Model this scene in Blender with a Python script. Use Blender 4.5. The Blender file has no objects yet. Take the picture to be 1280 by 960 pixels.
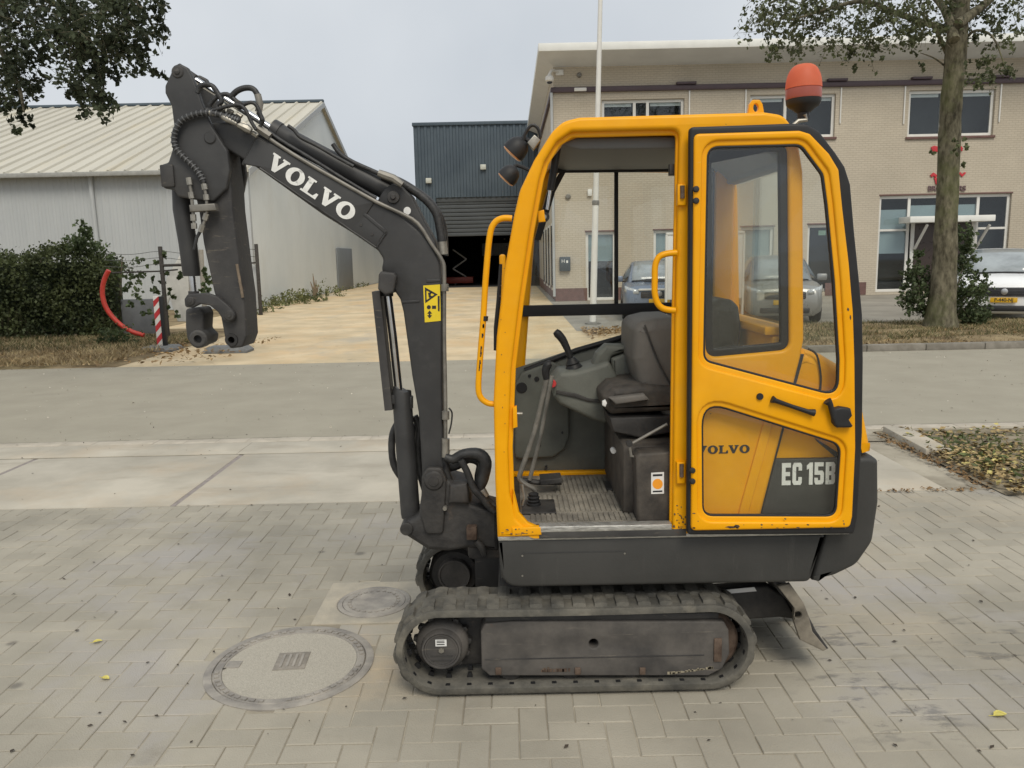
import bpy, bmesh, math, random
import numpy as np
from mathutils import Vector, Matrix, Euler

# ------------------------------------------------------------------ camera, sky, sun, exposure
SC = bpy.context.scene
COL = SC.collection
FPX = 1000.0                     # focal length in pixels of the 1280 x 960 photograph
CAM_H = 1.72
PITCH = math.atan(160 / FPX)
ROLL = math.radians(-1.2)
cam_d = bpy.data.cameras.new('camera')
cam_d.sensor_width = 36.0
cam_d.lens = FPX / 1280 * 36.0
cam_d.clip_end = 3000
cam_d.clip_start = 0.05
cam = bpy.data.objects.new('camera', cam_d)
COL.objects.link(cam)
CAM_R = Matrix.Rotation(math.pi / 2 - PITCH, 3, 'X') @ Matrix.Rotation(ROLL, 3, 'Z')
cam.matrix_world = Matrix.Translation((0, 0, CAM_H)) @ CAM_R.to_4x4()
SC.camera = cam

SUN_EL, SUN_AZ = math.radians(50), math.radians(168)     # azimuth clockwise from +Y
world = bpy.data.worlds.new('World')
SC.world = world
world.use_nodes = True
wn, wl = world.node_tree.nodes, world.node_tree.links
wn.clear()
wo = wn.new('ShaderNodeOutputWorld')
wb = wn.new('ShaderNodeBackground'); wb.inputs['Strength'].default_value = 0.1
sky = wn.new('ShaderNodeTexSky'); sky.sky_type = 'NISHITA'; sky.sun_disc = False
sky.sun_elevation = SUN_EL; sky.sun_rotation = SUN_AZ
sky.dust_density = 6.0; sky.air_density = 1.0; sky.ozone_density = 1.0
hs = wn.new('ShaderNodeHueSaturation'); hs.inputs['Saturation'].default_value = 0.35
wl.new(sky.outputs[0], hs.inputs['Color'])
wtc = wn.new('ShaderNodeTexCoord')
wnz = wn.new('ShaderNodeTexNoise'); wnz.inputs['Scale'].default_value = 2.2; wnz.inputs['Detail'].default_value = 5
wl.new(wtc.outputs['Generated'], wnz.inputs['Vector'])
wr = wn.new('ShaderNodeMapRange'); wr.inputs['From Min'].default_value = .3; wr.inputs['From Max'].default_value = .7
wr.inputs['To Min'].default_value = 0.0; wr.inputs['To Max'].default_value = 1.0
wl.new(wnz.outputs['Fac'], wr.inputs['Value'])
wc = wn.new('ShaderNodeMix'); wc.data_type = 'RGBA'      # the cloud deck
wc.inputs['A'].default_value = (5.1, 5.5, 5.95, 1); wc.inputs['B'].default_value = (6.5, 6.8, 7.1, 1)
wl.new(wr.outputs['Result'], wc.inputs['Factor'])
wm = wn.new('ShaderNodeMix'); wm.data_type = 'RGBA'; wm.inputs['Factor'].default_value = 0.86
wl.new(hs.outputs[0], wm.inputs['A']); wl.new(wc.outputs['Result'], wm.inputs['B'])
wl.new(wm.outputs['Result'], wb.inputs['Color']); wl.new(wb.outputs[0], wo.inputs[0])

sun_d = bpy.data.lights.new('sun', 'SUN'); sun_d.energy = 1.5; sun_d.angle = math.radians(26); sun_d.color = (1, .93, .80)
sun = bpy.data.objects.new('sun', sun_d); COL.objects.link(sun)
sdir = Vector((math.sin(SUN_AZ) * math.cos(SUN_EL), math.cos(SUN_AZ) * math.cos(SUN_EL), math.sin(SUN_EL)))
sun.rotation_euler = sdir.to_track_quat('Z', 'Y').to_euler(); sun.location = sdir * 60
vs = SC.view_settings
vs.view_transform = 'Standard'; vs.look = 'None'; vs.gamma = 1.0; vs.exposure = 0.27; vs.use_curve_mapping = False
SC.cycles.max_bounces = 8; SC.cycles.transparent_max_bounces = 12
SC.cycles.use_denoising = True
SC.cycles.caustics_reflective = False; SC.cycles.caustics_refractive = False

# ------------------------------------------------------------------ geometry helpers
CP = Vector((0, 0, CAM_H))
def ray(px, py):
    return CAM_R @ Vector(((px - 640) / FPX, -(py - 480) / FPX, -1))
def P(px, py, Y):
    d = ray(px, py); return CP + d * (Y / d.y)
def G(px, py, z=0.0):
    d = ray(px, py); return CP + d * ((z - CAM_H) / d.z)
def XZ(px, py, Y):
    p = P(px, py, Y); return (p.x, p.z)
def PL(pts, Y):
    return [XZ(a, b, Y) for a, b in pts]
rnd = random.Random(7)
NR = np.random.default_rng(11)

ROOTLOC = {}
def tag(o, label=None, cat=None, group=None, kind=None):
    if label: o['label'] = label
    if cat: o['category'] = cat
    if group: o['group'] = group
    if kind: o['kind'] = kind
    return o
def root(name, loc, label, cat, group=None):
    o = bpy.data.objects.new(name, None); COL.objects.link(o)
    o.location = loc; o.empty_display_size = .2
    ROOTLOC[o.name] = Vector(loc)
    return tag(o, label, cat, group)
def link(name, me, mat=None, parent=None, **kw):
    """a mesh in world coordinates becomes one object, a child of parent when given"""
    o = bpy.data.objects.new(name, me); COL.objects.link(o)
    if mat is not None and len(me.materials) == 0: me.materials.append(mat)
    if parent is not None:
        o.parent = parent
        if parent.name in ROOTLOC:
            o.matrix_parent_inverse = Matrix.Translation(-ROOTLOC[parent.name])
    return tag(o, **kw)
def finish(me, smooth=32):
    me.validate(); me.update()
    if smooth and len(me.polygons):
        me.polygons.foreach_set('use_smooth', [True] * len(me.polygons))
        me.set_sharp_from_angle(angle=math.radians(smooth))
    return me

class MB:
    """collects simple shapes, in world coordinates, into ONE mesh"""
    def __init__(s): s.v = []; s.f = []
    def add(s, vs_, fs):
        n = len(s.v); s.v += [tuple(a) for a in vs_]; s.f += [tuple(i + n for i in f) for f in fs]; return s
    def box(s, a, b, bev=0.0, M=None):
        x0, y0, z0 = a; x1, y1, z1 = b
        if bev > 0:
            bm = bmesh.new(); bmesh.ops.create_cube(bm, size=1)
            for v in bm.verts:
                v.co = Vector(((x0 + x1) / 2 + v.co.x * (x1 - x0), (y0 + y1) / 2 + v.co.y * (y1 - y0), (z0 + z1) / 2 + v.co.z * (z1 - z0)))
            bmesh.ops.bevel(bm, geom=bm.edges[:], offset=bev, segments=2, affect='EDGES', profile=.5)
            bm.verts.index_update()
            vv = [v.co.copy() for v in bm.verts]; ff = [[v.index for v in f.verts] for f in bm.faces]; bm.free()
        else:
            vv = [Vector(c) for c in ((x0, y0, z0), (x1, y0, z0), (x1, y1, z0), (x0, y1, z0), (x0, y0, z1), (x1, y0, z1), (x1, y1, z1), (x0, y1, z1))]
            ff = [(0, 3, 2, 1), (4, 5, 6, 7), (0, 1, 5, 4), (1, 2, 6, 5), (2, 3, 7, 6), (3, 0, 4, 7)]
        if M is not None: vv = [M @ v for v in vv]
        return s.add(vv, ff)
    def tube(s, pts, r, n=10, smooth=0, caps=True, flat=None):
        pts = [Vector(p) for p in pts]
        rs = list(r) if isinstance(r, (list, tuple)) else [r] * len(pts)
        if smooth:
            q, qr = [], []
            for i in range(len(pts) - 1):
                p0 = pts[max(i - 1, 0)]; p1 = pts[i]; p2 = pts[i + 1]; p3 = pts[min(i + 2, len(pts) - 1)]
                for k in range(smooth):
                    t = k / smooth
                    q.append(.5 * ((2 * p1) + (p2 - p0) * t + (2 * p0 - 5 * p1 + 4 * p2 - p3) * t * t + (3 * p1 - p0 - 3 * p2 + p3) * t ** 3))
                    qr.append(rs[i] * (1 - t) + rs[i + 1] * t)
            q.append(pts[-1]); qr.append(rs[-1]); pts, rs = q, qr
        m = len(pts); T = []
        for i in range(m):
            t = (pts[min(i + 1, m - 1)] - pts[max(i - 1, 0)]); T.append(t.normalized() if t.length > 1e-9 else Vector((0, 0, 1)))
        up = Vector((0, 1, 0)) if abs(T[0].y) < .9 else Vector((1, 0, 0))
        N = (up - T[0] * up.dot(T[0])).normalized()
        vv, ff = [], []
        for i in range(m):
            N = (N - T[i] * N.dot(T[i])).normalized(); B = T[i].cross(N)
            for k in range(n):
                a = 2 * math.pi * k / n
                vv.append(pts[i] + (N * math.cos(a) * (flat or 1) + B * math.sin(a)) * rs[i])
        for i in range(m - 1):
            for k in range(n):
                k2 = (k + 1) % n
                ff.append((i * n + k, i * n + k2, (i + 1) * n + k2, (i + 1) * n + k))
        if caps:
            ff.append(tuple(range(n - 1, -1, -1))); ff.append(tuple((m - 1) * n + k for k in range(n)))
        return s.add(vv, ff)
    def lathe(s, c, axis, prof, n=28, caps=True):
        """prof = [(radius, height along axis)]"""
        c = Vector(c); A = Vector(axis).normalized()
        up = Vector((0, 0, 1)) if abs(A.z) < .9 else Vector((1, 0, 0))
        U = (up - A * up.dot(A)).normalized(); V = A.cross(U)
        vv, ff = [], []
        for r, h in prof:
            for k in range(n):
                a = 2 * math.pi * k / n
                vv.append(c + A * h + (U * math.cos(a) + V * math.sin(a)) * max(r, 1e-5))
        for i in range(len(prof) - 1):
            for k in range(n):
                k2 = (k + 1) % n
                ff.append((i * n + k, i * n + k2, (i + 1) * n + k2, (i + 1) * n + k))
        if caps: ff.append(tuple(range(n - 1, -1, -1))); ff.append(tuple((len(prof) - 1) * n + k for k in range(n)))
        return s.add(vv, ff)
    def prism(s, poly, y0, y1):
        """a convex-ish outline in XZ extruded along Y"""
        n = len(poly); vv = [(x, y0, z) for x, z in poly] + [(x, y1, z) for x, z in poly]
        ff = [tuple(range(n)), tuple(range(2 * n - 1, n - 1, -1))] + [(i, i + n, (i + 1) % n + n, (i + 1) % n) for i in range(n)]
        return s.add(vv, ff)
    def loft(s, rings, closed=False, cap=True):
        n = len(rings[0]); vv = [p for r_ in rings for p in r_]; ff = []
        for i in range(len(rings) - 1):
            for k in range(n if closed else n - 1):
                k2 = (k + 1) % n
                ff.append((i * n + k, i * n + k2, (i + 1) * n + k2, (i + 1) * n + k))
        if cap and closed:
            ff.append(tuple(range(n - 1, -1, -1))); ff.append(tuple((len(rings) - 1) * n + k for k in range(n)))
        return s.add(vv, ff)
    def mesh(s, name, smooth=32, fixn=True):
        me = bpy.data.meshes.new(name); me.from_pydata(s.v, [], s.f)
        if fixn:
            bm = bmesh.new(); bm.from_mesh(me); bmesh.ops.recalc_face_normals(bm, faces=bm.faces[:]); bm.to_mesh(me); bm.free()
        return finish(me, smooth)
    def build(s, name, mat, parent=None, smooth=32, fixn=True, **kw):
        return link(name, s.mesh(name, smooth, fixn), mat, parent, **kw)

def fillet(poly, r, n=4):
    """round the corners of a closed outline; r a number or one per corner"""
    out = []; m = len(poly)
    for i in range(m):
        p = Vector(poly[i]); a = Vector(poly[i - 1]) - p; b = Vector(poly[(i + 1) % m]) - p
        ri = r[i] if isinstance(r, (list, tuple)) else r
        if ri <= 0 or a.length < 1e-6 or b.length < 1e-6: out.append(tuple(p)); continue
        ang = a.angle(b)
        if ang > math.radians(172): out.append(tuple(p)); continue
        d = min(ri / math.tan(ang / 2), a.length * .48, b.length * .48)
        A = p + a.normalized() * d; B = p + b.normalized() * d
        for k in range(n + 1):
            t = k / n; q = A * (1 - t) ** 2 + p * 2 * t * (1 - t) + B * t * t; out.append((q.x, q.y))
    return out
def offs(poly, d):
    """grow (d > 0) or shrink an outline"""
    m = len(poly); ar = sum(poly[i][0] * poly[(i + 1) % m][1] - poly[(i + 1) % m][0] * poly[i][1] for i in range(m))
    sg = 1 if ar > 0 else -1; out = []
    for i in range(m):
        p = Vector(poly[i]); e1 = (p - Vector(poly[i - 1])); e2 = (Vector(poly[(i + 1) % m]) - p)
        e1 = e1.normalized() if e1.length > 1e-9 else e2.normalized(); e2 = e2.normalized() if e2.length > 1e-9 else e1
        n1 = Vector((e1.y, -e1.x)) * sg; n2 = Vector((e2.y, -e2.x)) * sg; nn = n1 + n2
        k = max(nn.length_squared / 2, .5)
        q = p + nn * (d / k); out.append((q.x, q.y))
    return out
def plate_mesh(name, outer, holes, y0, y1, bev=.004, res=2, frame=None):
    """flat outline with holes, real thickness and rounded edges (filled 2D curve turned to mesh)"""
    cu = bpy.data.curves.new('tmp_outline', 'CURVE'); cu.dimensions = '2D'; cu.fill_mode = 'BOTH'
    h = abs(y1 - y0) / 2; bev = min(bev, h * .98)
    cu.extrude = max(h - bev, 0.0001); cu.bevel_depth = bev; cu.bevel_resolution = res; cu.offset = -bev
    for ring in [outer] + list(holes or []):
        sp = cu.splines.new('POLY'); sp.points.add(len(ring) - 1)
        for p, q in zip(sp.points, ring): p.co = (q[0], q[1], 0, 1)
        sp.use_cyclic_u = True
    ob = bpy.data.objects.new('tmp_outline', cu)
    COL.objects.link(ob)
    dg = bpy.context.evaluated_depsgraph_get()
    me = bpy.data.meshes.new_from_object(ob.evaluated_get(dg))
    bpy.data.objects.remove(ob); bpy.data.curves.remove(cu)
    me.name = name; me.materials.clear()
    ym = (y0 + y1) / 2
    M4 = frame if frame is not None else Matrix(((1, 0, 0, 0), (0, 0, -1, ym), (0, 1, 0, 0), (0, 0, 0, 1)))
    me.transform(M4)
    bm = bmesh.new(); bm.from_mesh(me); bmesh.ops.remove_doubles(bm, verts=bm.verts[:], dist=1e-5)
    bmesh.ops.recalc_face_normals(bm, faces=bm.faces[:]); bm.to_mesh(me); bm.free()
    return finish(me, 38)
def plate(name, outer, holes, y0, y1, mat, parent=None, bev=.004, res=2, **kw):
    return link(name, plate_mesh(name, outer, holes, y0, y1, bev, res), mat, parent, **kw)
def text_mesh(name, body, size, depth=.002, sx=1.0, bold=0.0):
    cu = bpy.data.curves.new('tmp_text', 'FONT'); cu.body = body; cu.size = size; cu.extrude = depth; cu.offset = bold
    cu.align_x = 'CENTER'; cu.align_y = 'CENTER'
    ob = bpy.data.objects.new('tmp_text', cu); COL.objects.link(ob)
    me = bpy.data.meshes.new_from_object(ob.evaluated_get(bpy.context.evaluated_depsgraph_get()))
    bpy.data.objects.remove(ob); bpy.data.curves.remove(cu)
    me.name = name; me.materials.clear()
    me.transform(Matrix(((sx, 0, 0, 0), (0, 0, -1, 0), (0, 1, 0, 0), (0, 0, 0, 1))))     # stands upright, faces -Y
    return me
def blob(me_or_obj, lv=2):
    m = me_or_obj.modifiers.new('subdivision', 'SUBSURF'); m.levels = lv; m.render_levels = lv

# ------------------------------------------------------------------ materials
def mat(name, col, rough=.6, metal=0.0, var=.12, scale=6.0, bump=0.0, bscale=80.0, col2=None, spec=.5, mask=(.35, .65), stretch=None, detail=5, rvar=.12, island=0.0):
    m = bpy.data.materials.new(name); m.use_nodes = True
    n, l = m.node_tree.nodes, m.node_tree.links
    b = n['Principled BSDF']
    g = n.new('ShaderNodeNewGeometry'); src = g.outputs['Position']
    if stretch:
        mp = n.new('ShaderNodeMapping'); mp.inputs['Scale'].default_value = stretch; l.new(src, mp.inputs['Vector']); src = mp.outputs[0]
    nz = n.new('ShaderNodeTexNoise'); nz.inputs['Scale'].default_value = scale; nz.inputs['Detail'].default_value = detail; nz.inputs['Roughness'].default_value = .6
    l.new(src, nz.inputs['Vector'])
    mr = n.new('ShaderNodeMapRange'); mr.inputs['From Min'].default_value = mask[0]; mr.inputs['From Max'].default_value = mask[1]
    l.new(nz.outputs['Fac'], mr.inputs['Value'])
    mx = n.new('ShaderNodeMix'); mx.data_type = 'RGBA'
    lo = tuple(c * (1 - var) for c in col); hi = col2 if col2 else tuple(min(c * (1 + var), 1) for c in col)
    mx.inputs['A'].default_value = (*lo, 1); mx.inputs['B'].default_value = (*hi, 1)
    l.new(mr.outputs['Result'], mx.inputs['Factor']); out = mx.outputs['Result']
    if island:
        oi = n.new('ShaderNodeObjectInfo')
        ad = n.new('ShaderNodeMath'); ad.operation = 'ADD'; l.new(oi.outputs['Random'], ad.inputs[0]); l.new(g.outputs['Random Per Island'], ad.inputs[1])
        fr = n.new('ShaderNodeMath'); fr.operation = 'FRACT'; l.new(ad.outputs[0], fr.inputs[0])
        r2 = n.new('ShaderNodeMapRange'); r2.inputs['To Min'].default_value = 1 - island; r2.inputs['To Max'].default_value = 1 + island
        l.new(fr.outputs[0], r2.inputs['Value'])
        vm = n.new('ShaderNodeVectorMath'); vm.operation = 'SCALE'; l.new(out, vm.inputs[0]); l.new(r2.outputs[0], vm.inputs['Scale']); out = vm.outputs[0]
    l.new(out, b.inputs['Base Color'])
    r3 = n.new('ShaderNodeMapRange'); r3.inputs['To Min'].default_value = max(rough - rvar, .02); r3.inputs['To Max'].default_value = min(rough + rvar, 1)
    l.new(nz.outputs['Fac'], r3.inputs['Value']); l.new(r3.outputs[0], b.inputs['Roughness'])
    b.inputs['Metallic'].default_value = metal; b.inputs['Specular IOR Level'].default_value = spec
    if bump:
        n2 = n.new('ShaderNodeTexNoise'); n2.inputs['Scale'].default_value = bscale; n2.inputs['Detail'].default_value = 4
        l.new(src, n2.inputs['Vector'])
        bp = n.new('ShaderNodeBump'); bp.inputs['Strength'].default_value = bump; bp.inputs['Distance'].default_value = .01
        l.new(n2.outputs['Fac'], bp.inputs['Height']); l.new(bp.outputs[0], b.inputs['Normal'])
    return m
def add_layer(m, col, scale, lo, hi, stretch=None, amount=1.0, rough=None, near=None):
    """a second colour where a noise passes a threshold: wear, dust, scuffs; near = (x, y, z, radius) keeps it to one place"""
    n, l = m.node_tree.nodes, m.node_tree.links; b = n['Principled BSDF']
    src0 = b.inputs['Base Color'].links[0].from_socket
    g = n.new('ShaderNodeNewGeometry'); v = g.outputs['Position']; pos = v
    if stretch:
        mp = n.new('ShaderNodeMapping'); mp.inputs['Scale'].default_value = stretch; l.new(v, mp.inputs['Vector']); v = mp.outputs[0]
    nz = n.new('ShaderNodeTexNoise'); nz.inputs['Scale'].default_value = scale; nz.inputs['Detail'].default_value = 6; nz.inputs['Roughness'].default_value = .65
    l.new(v, nz.inputs['Vector'])
    mr = n.new('ShaderNodeMapRange'); mr.inputs['From Min'].default_value = lo; mr.inputs['From Max'].default_value = hi; mr.inputs['To Max'].default_value = amount
    l.new(nz.outputs['Fac'], mr.inputs['Value']); fac = mr.outputs[0]
    if near:
        vd = n.new('ShaderNodeVectorMath'); vd.operation = 'DISTANCE'; l.new(pos, vd.inputs[0]); vd.inputs[1].default_value = near[:3]
        m2 = n.new('ShaderNodeMapRange'); m2.interpolation_type = 'SMOOTHSTEP'
        m2.inputs['From Min'].default_value = near[3]; m2.inputs['From Max'].default_value = near[3] * .25
        l.new(vd.outputs['Value'], m2.inputs['Value'])
        mu = n.new('ShaderNodeMath'); mu.operation = 'MULTIPLY'; l.new(fac, mu.inputs[0]); l.new(m2.outputs[0], mu.inputs[1]); fac = mu.outputs[0]
    mx = n.new('ShaderNodeMix'); mx.data_type = 'RGBA'; l.new(fac, mx.inputs['Factor'])
    l.new(src0, mx.inputs['A']); mx.inputs['B'].default_value = (*col, 1)
    l.new(mx.outputs['Result'], b.inputs['Base Color'])
    return m
def glass(name, tint=(.86, .9, .88), rough=.02, extra=.0):
    m = bpy.data.materials.new(name); m.use_nodes = True; n, l = m.node_tree.nodes, m.node_tree.links
    n.clear(); o = n.new('ShaderNodeOutputMaterial'); t = n.new('ShaderNodeBsdfTransparent'); t.inputs[0].default_value = (*tint, 1)
    gl = n.new('ShaderNodeBsdfGlossy'); gl.inputs['Roughness'].default_value = rough; gl.inputs[0].default_value = (.95, .97, 1, 1)
    fr = n.new('ShaderNodeFresnel'); ge = n.new('ShaderNodeNewGeometry'); io = n.new('ShaderNodeMapRange')
    io.inputs['To Min'].default_value = 1.5; io.inputs['To Max'].default_value = 1 / 1.5     # both faces of a thin pane reflect alike
    l.new(ge.outputs['Backfacing'], io.inputs['Value']); l.new(io.outputs[0], fr.inputs['IOR'])
    ad = n.new('ShaderNodeMath'); ad.operation = 'ADD'; ad.inputs[1].default_value = extra; l.new(fr.outputs[0], ad.inputs[0])
    mx = n.new('ShaderNodeMixShader'); l.new(ad.outputs[0], mx.inputs[0]); l.new(t.outputs[0], mx.inputs[1]); l.new(gl.outputs[0], mx.inputs[2])
    l.new(mx.outputs[0], o.inputs[0]); return m
def leafmat(name, col, col2, trans=.25):
    m = mat(name, col, .55, var=.3, scale=1.3, col2=col2, spec=.3, island=.35)
    n, l = m.node_tree.nodes, m.node_tree.links; b = n['Principled BSDF']; o = n['Material Output']
    t = n.new('ShaderNodeBsdfTranslucent'); l.new(b.inputs['Base Color'].links[0].from_socket, t.inputs[0])
    mx = n.new('ShaderNodeMixShader'); mx.inputs[0].default_value = trans
    l.new(b.outputs[0], mx.inputs[1]); l.new(t.outputs[0], mx.inputs[2]); l.new(mx.outputs[0], o.inputs[0]); return m
def leaf_mesh(name, pts, size, flatness=0.0, aspect=.55, jitter=.35, fold=.25):
    """many small folded leaves at the points given"""
    pts = np.asarray(pts, float); n = len(pts)
    a = NR.normal(size=(n, 3)); a[:, 2] *= (1 - flatness); a /= np.linalg.norm(a, axis=1)[:, None] + 1e-9
    c = NR.normal(size=(n, 3))
    if flatness: c = c * (1 - flatness) + np.array([0, 0, 1]) * flatness
    b = np.cross(c, a); b /= np.linalg.norm(b, axis=1)[:, None] + 1e-9
    nn = np.cross(a, b)
    s = size * (1 + jitter * NR.uniform(-1, 1, n))[:, None]
    w = s * aspect * .5
    base = pts - a * s * .5; tip = pts + a * s * .5
    mid = pts - a * s * .05
    L = mid + b * w + nn * w * fold; R = mid - b * w + nn * w * fold
    v = np.stack([base, L, tip, R], 1).reshape(-1, 3)
    me = bpy.data.meshes.new(name)
    me.vertices.add(4 * n); me.vertices.foreach_set('co', v.astype(np.float32).ravel())
    idx = np.arange(4 * n).reshape(n, 4)
    tri = np.concatenate([idx[:, [0, 1, 2]], idx[:, [0, 2, 3]]], 1).reshape(-1, 3)
    me.loops.add(6 * n); me.loops.foreach_set('vertex_index', tri.ravel().astype(np.int32))
    me.polygons.add(2 * n); me.polygons.foreach_set('loop_start', (np.arange(2 * n) * 3).astype(np.int32))
    me.update(calc_edges=True); me.validate(); return me
def in_ball(c, r, n, shell=.5):
    d = NR.normal(size=(n, 3)); d /= np.linalg.norm(d, axis=1)[:, None]
    rr = NR.uniform(shell ** 3, 1, n) ** (1 / 3)
    return np.array(c) + d * rr[:, None] * np.array(r)

# ------------------------------------------------------------------ the materials of the place
YEL = mat('yellow_paint', (.85, .365, .0), .38, var=.05, scale=5, col2=(.87, .395, .002), spec=.25, bump=.03, bscale=30)
add_layer(YEL, (.55, .28, .03), 9, .60, .78, amount=.3)
add_layer(YEL, (.66, .36, .05), 1.6, .52, .72, amount=.35)
add_layer(YEL, (.30, .17, .04), 14, .69, .73, stretch=(14, 14, 1), amount=.45)
add_layer(YEL, (.78, .52, .16), 20, .69, .72, stretch=(1, 1, 12), amount=.5)
add_layer(YEL, (.09, .055, .035), 38, .705, .725, amount=.85)
GREY = mat('charcoal_paint', (.041, .041, .042), .5, var=.12, scale=4, col2=(.054, .054, .054), spec=.4, bump=.05, bscale=40)
add_layer(GREY, (.095, .092, .088), 7, .58, .75, amount=.4)
add_layer(GREY, (.17, .165, .155), 16, .695, .73, stretch=(1, 1, 6), amount=.55)
add_layer(GREY, (.10, .085, .065), 2.2, .60, .75, amount=.35)
for q_ in ((542, 602), (491, 246), (484, 355)):
    p_ = P(q_[0], q_[1], 3.33); add_layer(GREY, (.014, .013, .012), 14, .35, .6, amount=.8, near=(p_.x, p_.y, p_.z, .13))      # old grease round the pins
GREYW = mat('worn_charcoal_paint', (.044, .043, .044), .6, var=.15, scale=6, col2=(.068, .065, .062), spec=.35, bump=.12, bscale=50)
add_layer(GREYW, (.20, .17, .13), 14, .60, .72, stretch=(1, 1, 5), amount=.55)
add_layer(GREYW, (.13, .06, .03), 22, .66, .72, amount=.6)
SKIRT = mat('grey_plastic_panel', (.040, .040, .038), .5, var=.1, scale=3, col2=(.052, .051, .048), spec=.4, bump=.06, bscale=120)
add_layer(SKIRT, (.11, .105, .095), 6, .60, .8, stretch=(4, 1, .5), amount=.4)
CAST = mat('black_casting', (.028, .027, .027), .62, var=.3, scale=10, col2=(.055, .051, .047), bump=.25, bscale=40)
add_layer(CAST, (.12, .085, .06), 12, .62, .74, amount=.5)
RUB = mat('track_rubber', (.092, .089, .080), .85, var=.25, scale=9, col2=(.15, .14, .118), bump=.3, bscale=60, spec=.2)
add_layer(RUB, (.27, .245, .195), 5, .56, .70, amount=.5)
DUSTY = mat('dusty_grey_steel', (.072, .068, .065), .65, var=.2, scale=7, col2=(.115, .105, .095), bump=.15, bscale=50, spec=.3)
add_layer(DUSTY, (.24, .21, .17), 10, .62, .74, stretch=(.35, 1, 4), amount=.6)
add_layer(DUSTY, (.12, .06, .035), 16, .66, .74, amount=.5)
WORN = mat('worn_blade_steel', (.17, .15, .12), .7, var=.25, scale=9, col2=(.30, .265, .21), bump=.2, bscale=50, spec=.3)
add_layer(WORN, (.05, .048, .046), 7, .55, .70, amount=.6)
RUST = mat('rusty_steel', (.075, .045, .03), .75, var=.3, scale=18, col2=(.13, .09, .065), bump=.3, bscale=60)
BLK = mat('black_rubber', (.016, .016, .017), .55, var=.2, scale=8, spec=.4)
HOSE = mat('hose_rubber', (.02, .02, .021), .5, var=.3, scale=30, col2=(.04, .04, .04), bump=.2, bscale=140)
CHR = mat('chrome_rod', (.62, .63, .65), .16, 1.0, var=.1, scale=20)
STEEL = mat('zinc_steel', (.30, .285, .25), .42, .6, var=.2, scale=25, bump=.1)
PIPE = mat('dull_steel_pipe', (.19, .18, .16), .5, .35, var=.2, scale=12, col2=(.26, .245, .215))
ALU = mat('scuffed_aluminium', (.46, .45, .42), .5, .7, var=.3, scale=30, stretch=(1, 6, 6), bump=.15)
INT = mat('grey_green_trim', (.12, .126, .108), .62, var=.1, scale=7, col2=(.15, .155, .134), bump=.1, bscale=160)
SEATM = mat('grey_seat_vinyl', (.135, .125, .112), .65, var=.12, scale=12, bump=.15, bscale=220)
CEIL = mat('grey_headliner', (.13, .133, .132), .6, var=.1, scale=5)
MATM = mat('dusty_floor_mat', (.18, .165, .14), .85, var=.3, scale=9, col2=(.28, .255, .21), bump=.2, bscale=90)
DUST = mat('brown_black_box', (.052, .045, .039), .7, var=.3, scale=12, col2=(.085, .073, .06), bump=.15)
WHT = mat('white_lettering', (.78, .78, .75), .5, var=.08, scale=30)
add_layer(WHT, (.20, .20, .20), 26, .60, .66, amount=.55)
BLKP = mat('black_print', (.02, .02, .022), .5, var=.1)
STKY = mat('sticker_yellow', (.80, .60, .02), .45, var=.05)
STKW = mat('sticker_white', (.72, .72, .70), .5, var=.05)
STKO = mat('sticker_orange', (.85, .33, .02), .5, var=.05)
REDP = mat('red_plastic', (.55, .04, .04), .4, var=.1)
GLS = glass('cab_glass', (.965, .975, .96), .02, .0)
WGL = glass('window_glass', (.85, .88, .88), .03, .0)
LENS = leafmat('amber_lens', (.70, .16, .075), (.80, .25, .13), .45)
LENS.node_tree.nodes['Principled BSDF'].inputs['Specular IOR Level'].default_value = .5
LENSD = mat('dark_amber_lens', (.34, .085, .06), .3, var=.1)
LAMPG = mat('lamp_reflector', (.75, .36, .16), .25, .3, var=.1)
CLEAR = glass('headlight_cover', (.9, .92, .95), .03, .12)

# ground
PAV = mat('concrete_paver', (.325, .30, .245), .9, var=.10, scale=1.1, col2=(.405, .372, .303), bump=.3, bscale=160, island=.06, spec=.25)
add_layer(PAV, (.47, .38, .265), 2.6, .42, .66, amount=.7, near=(-.62, 3.3, 0, .75))          # sand spilt round the manholes
add_layer(PAV, (.46, .39, .29), .9, .50, .68, amount=.55, near=(2.6, 4.3, 0, 2.2))
add_layer(PAV, (.085, .085, .088), 5.5, .53, .63, stretch=(1, 2.2, 1), amount=.75, near=(1.42, 2.86, 0, .42))   # tyre and track scuffs
add_layer(PAV, (.12, .115, .11), 6.5, .53, .63, stretch=(.8, 2.6, 1), amount=.65, near=(1.35, 3.35, 0, .45))
add_layer(PAV, (.13, .125, .115), 6.5, .54, .63, stretch=(.8, 2.6, 1), amount=.6, near=(2.15, 3.2, 0, .6))
add_layer(PAV, (.24, .215, .175), 3.3, .60, .72, amount=.5)
add_layer(PAV, (.37, .35, .335), .8, .52, .66, amount=.7)
for q_ in ((450, 692, .045), (15, 804, .035), (20, 857, .04), (402, 690, .03)):
    p_ = G(q_[0], q_[1]); add_layer(PAV, (.13, .12, .105), 9, .25, .4, amount=.7, near=(p_.x, p_.y, 0, q_[2]))      # oil drips
SANDG = mat('joint_sand', (.30, .265, .205), .95, var=.2, scale=2, col2=(.44, .40, .32), bump=.3, bscale=60, spec=.1)
CONC = mat('pale_concrete', (.43, .395, .325), .88, var=.1, scale=1.4, col2=(.51, .47, .39), bump=.2, bscale=90, spec=.2)
add_layer(CONC, (.30, .26, .205), 2.6, .55, .72, stretch=(.4, 1.6, 1), amount=.5)
add_layer(CONC, (.46, .37, .265), 1.1, .50, .68, amount=.5)
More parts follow.
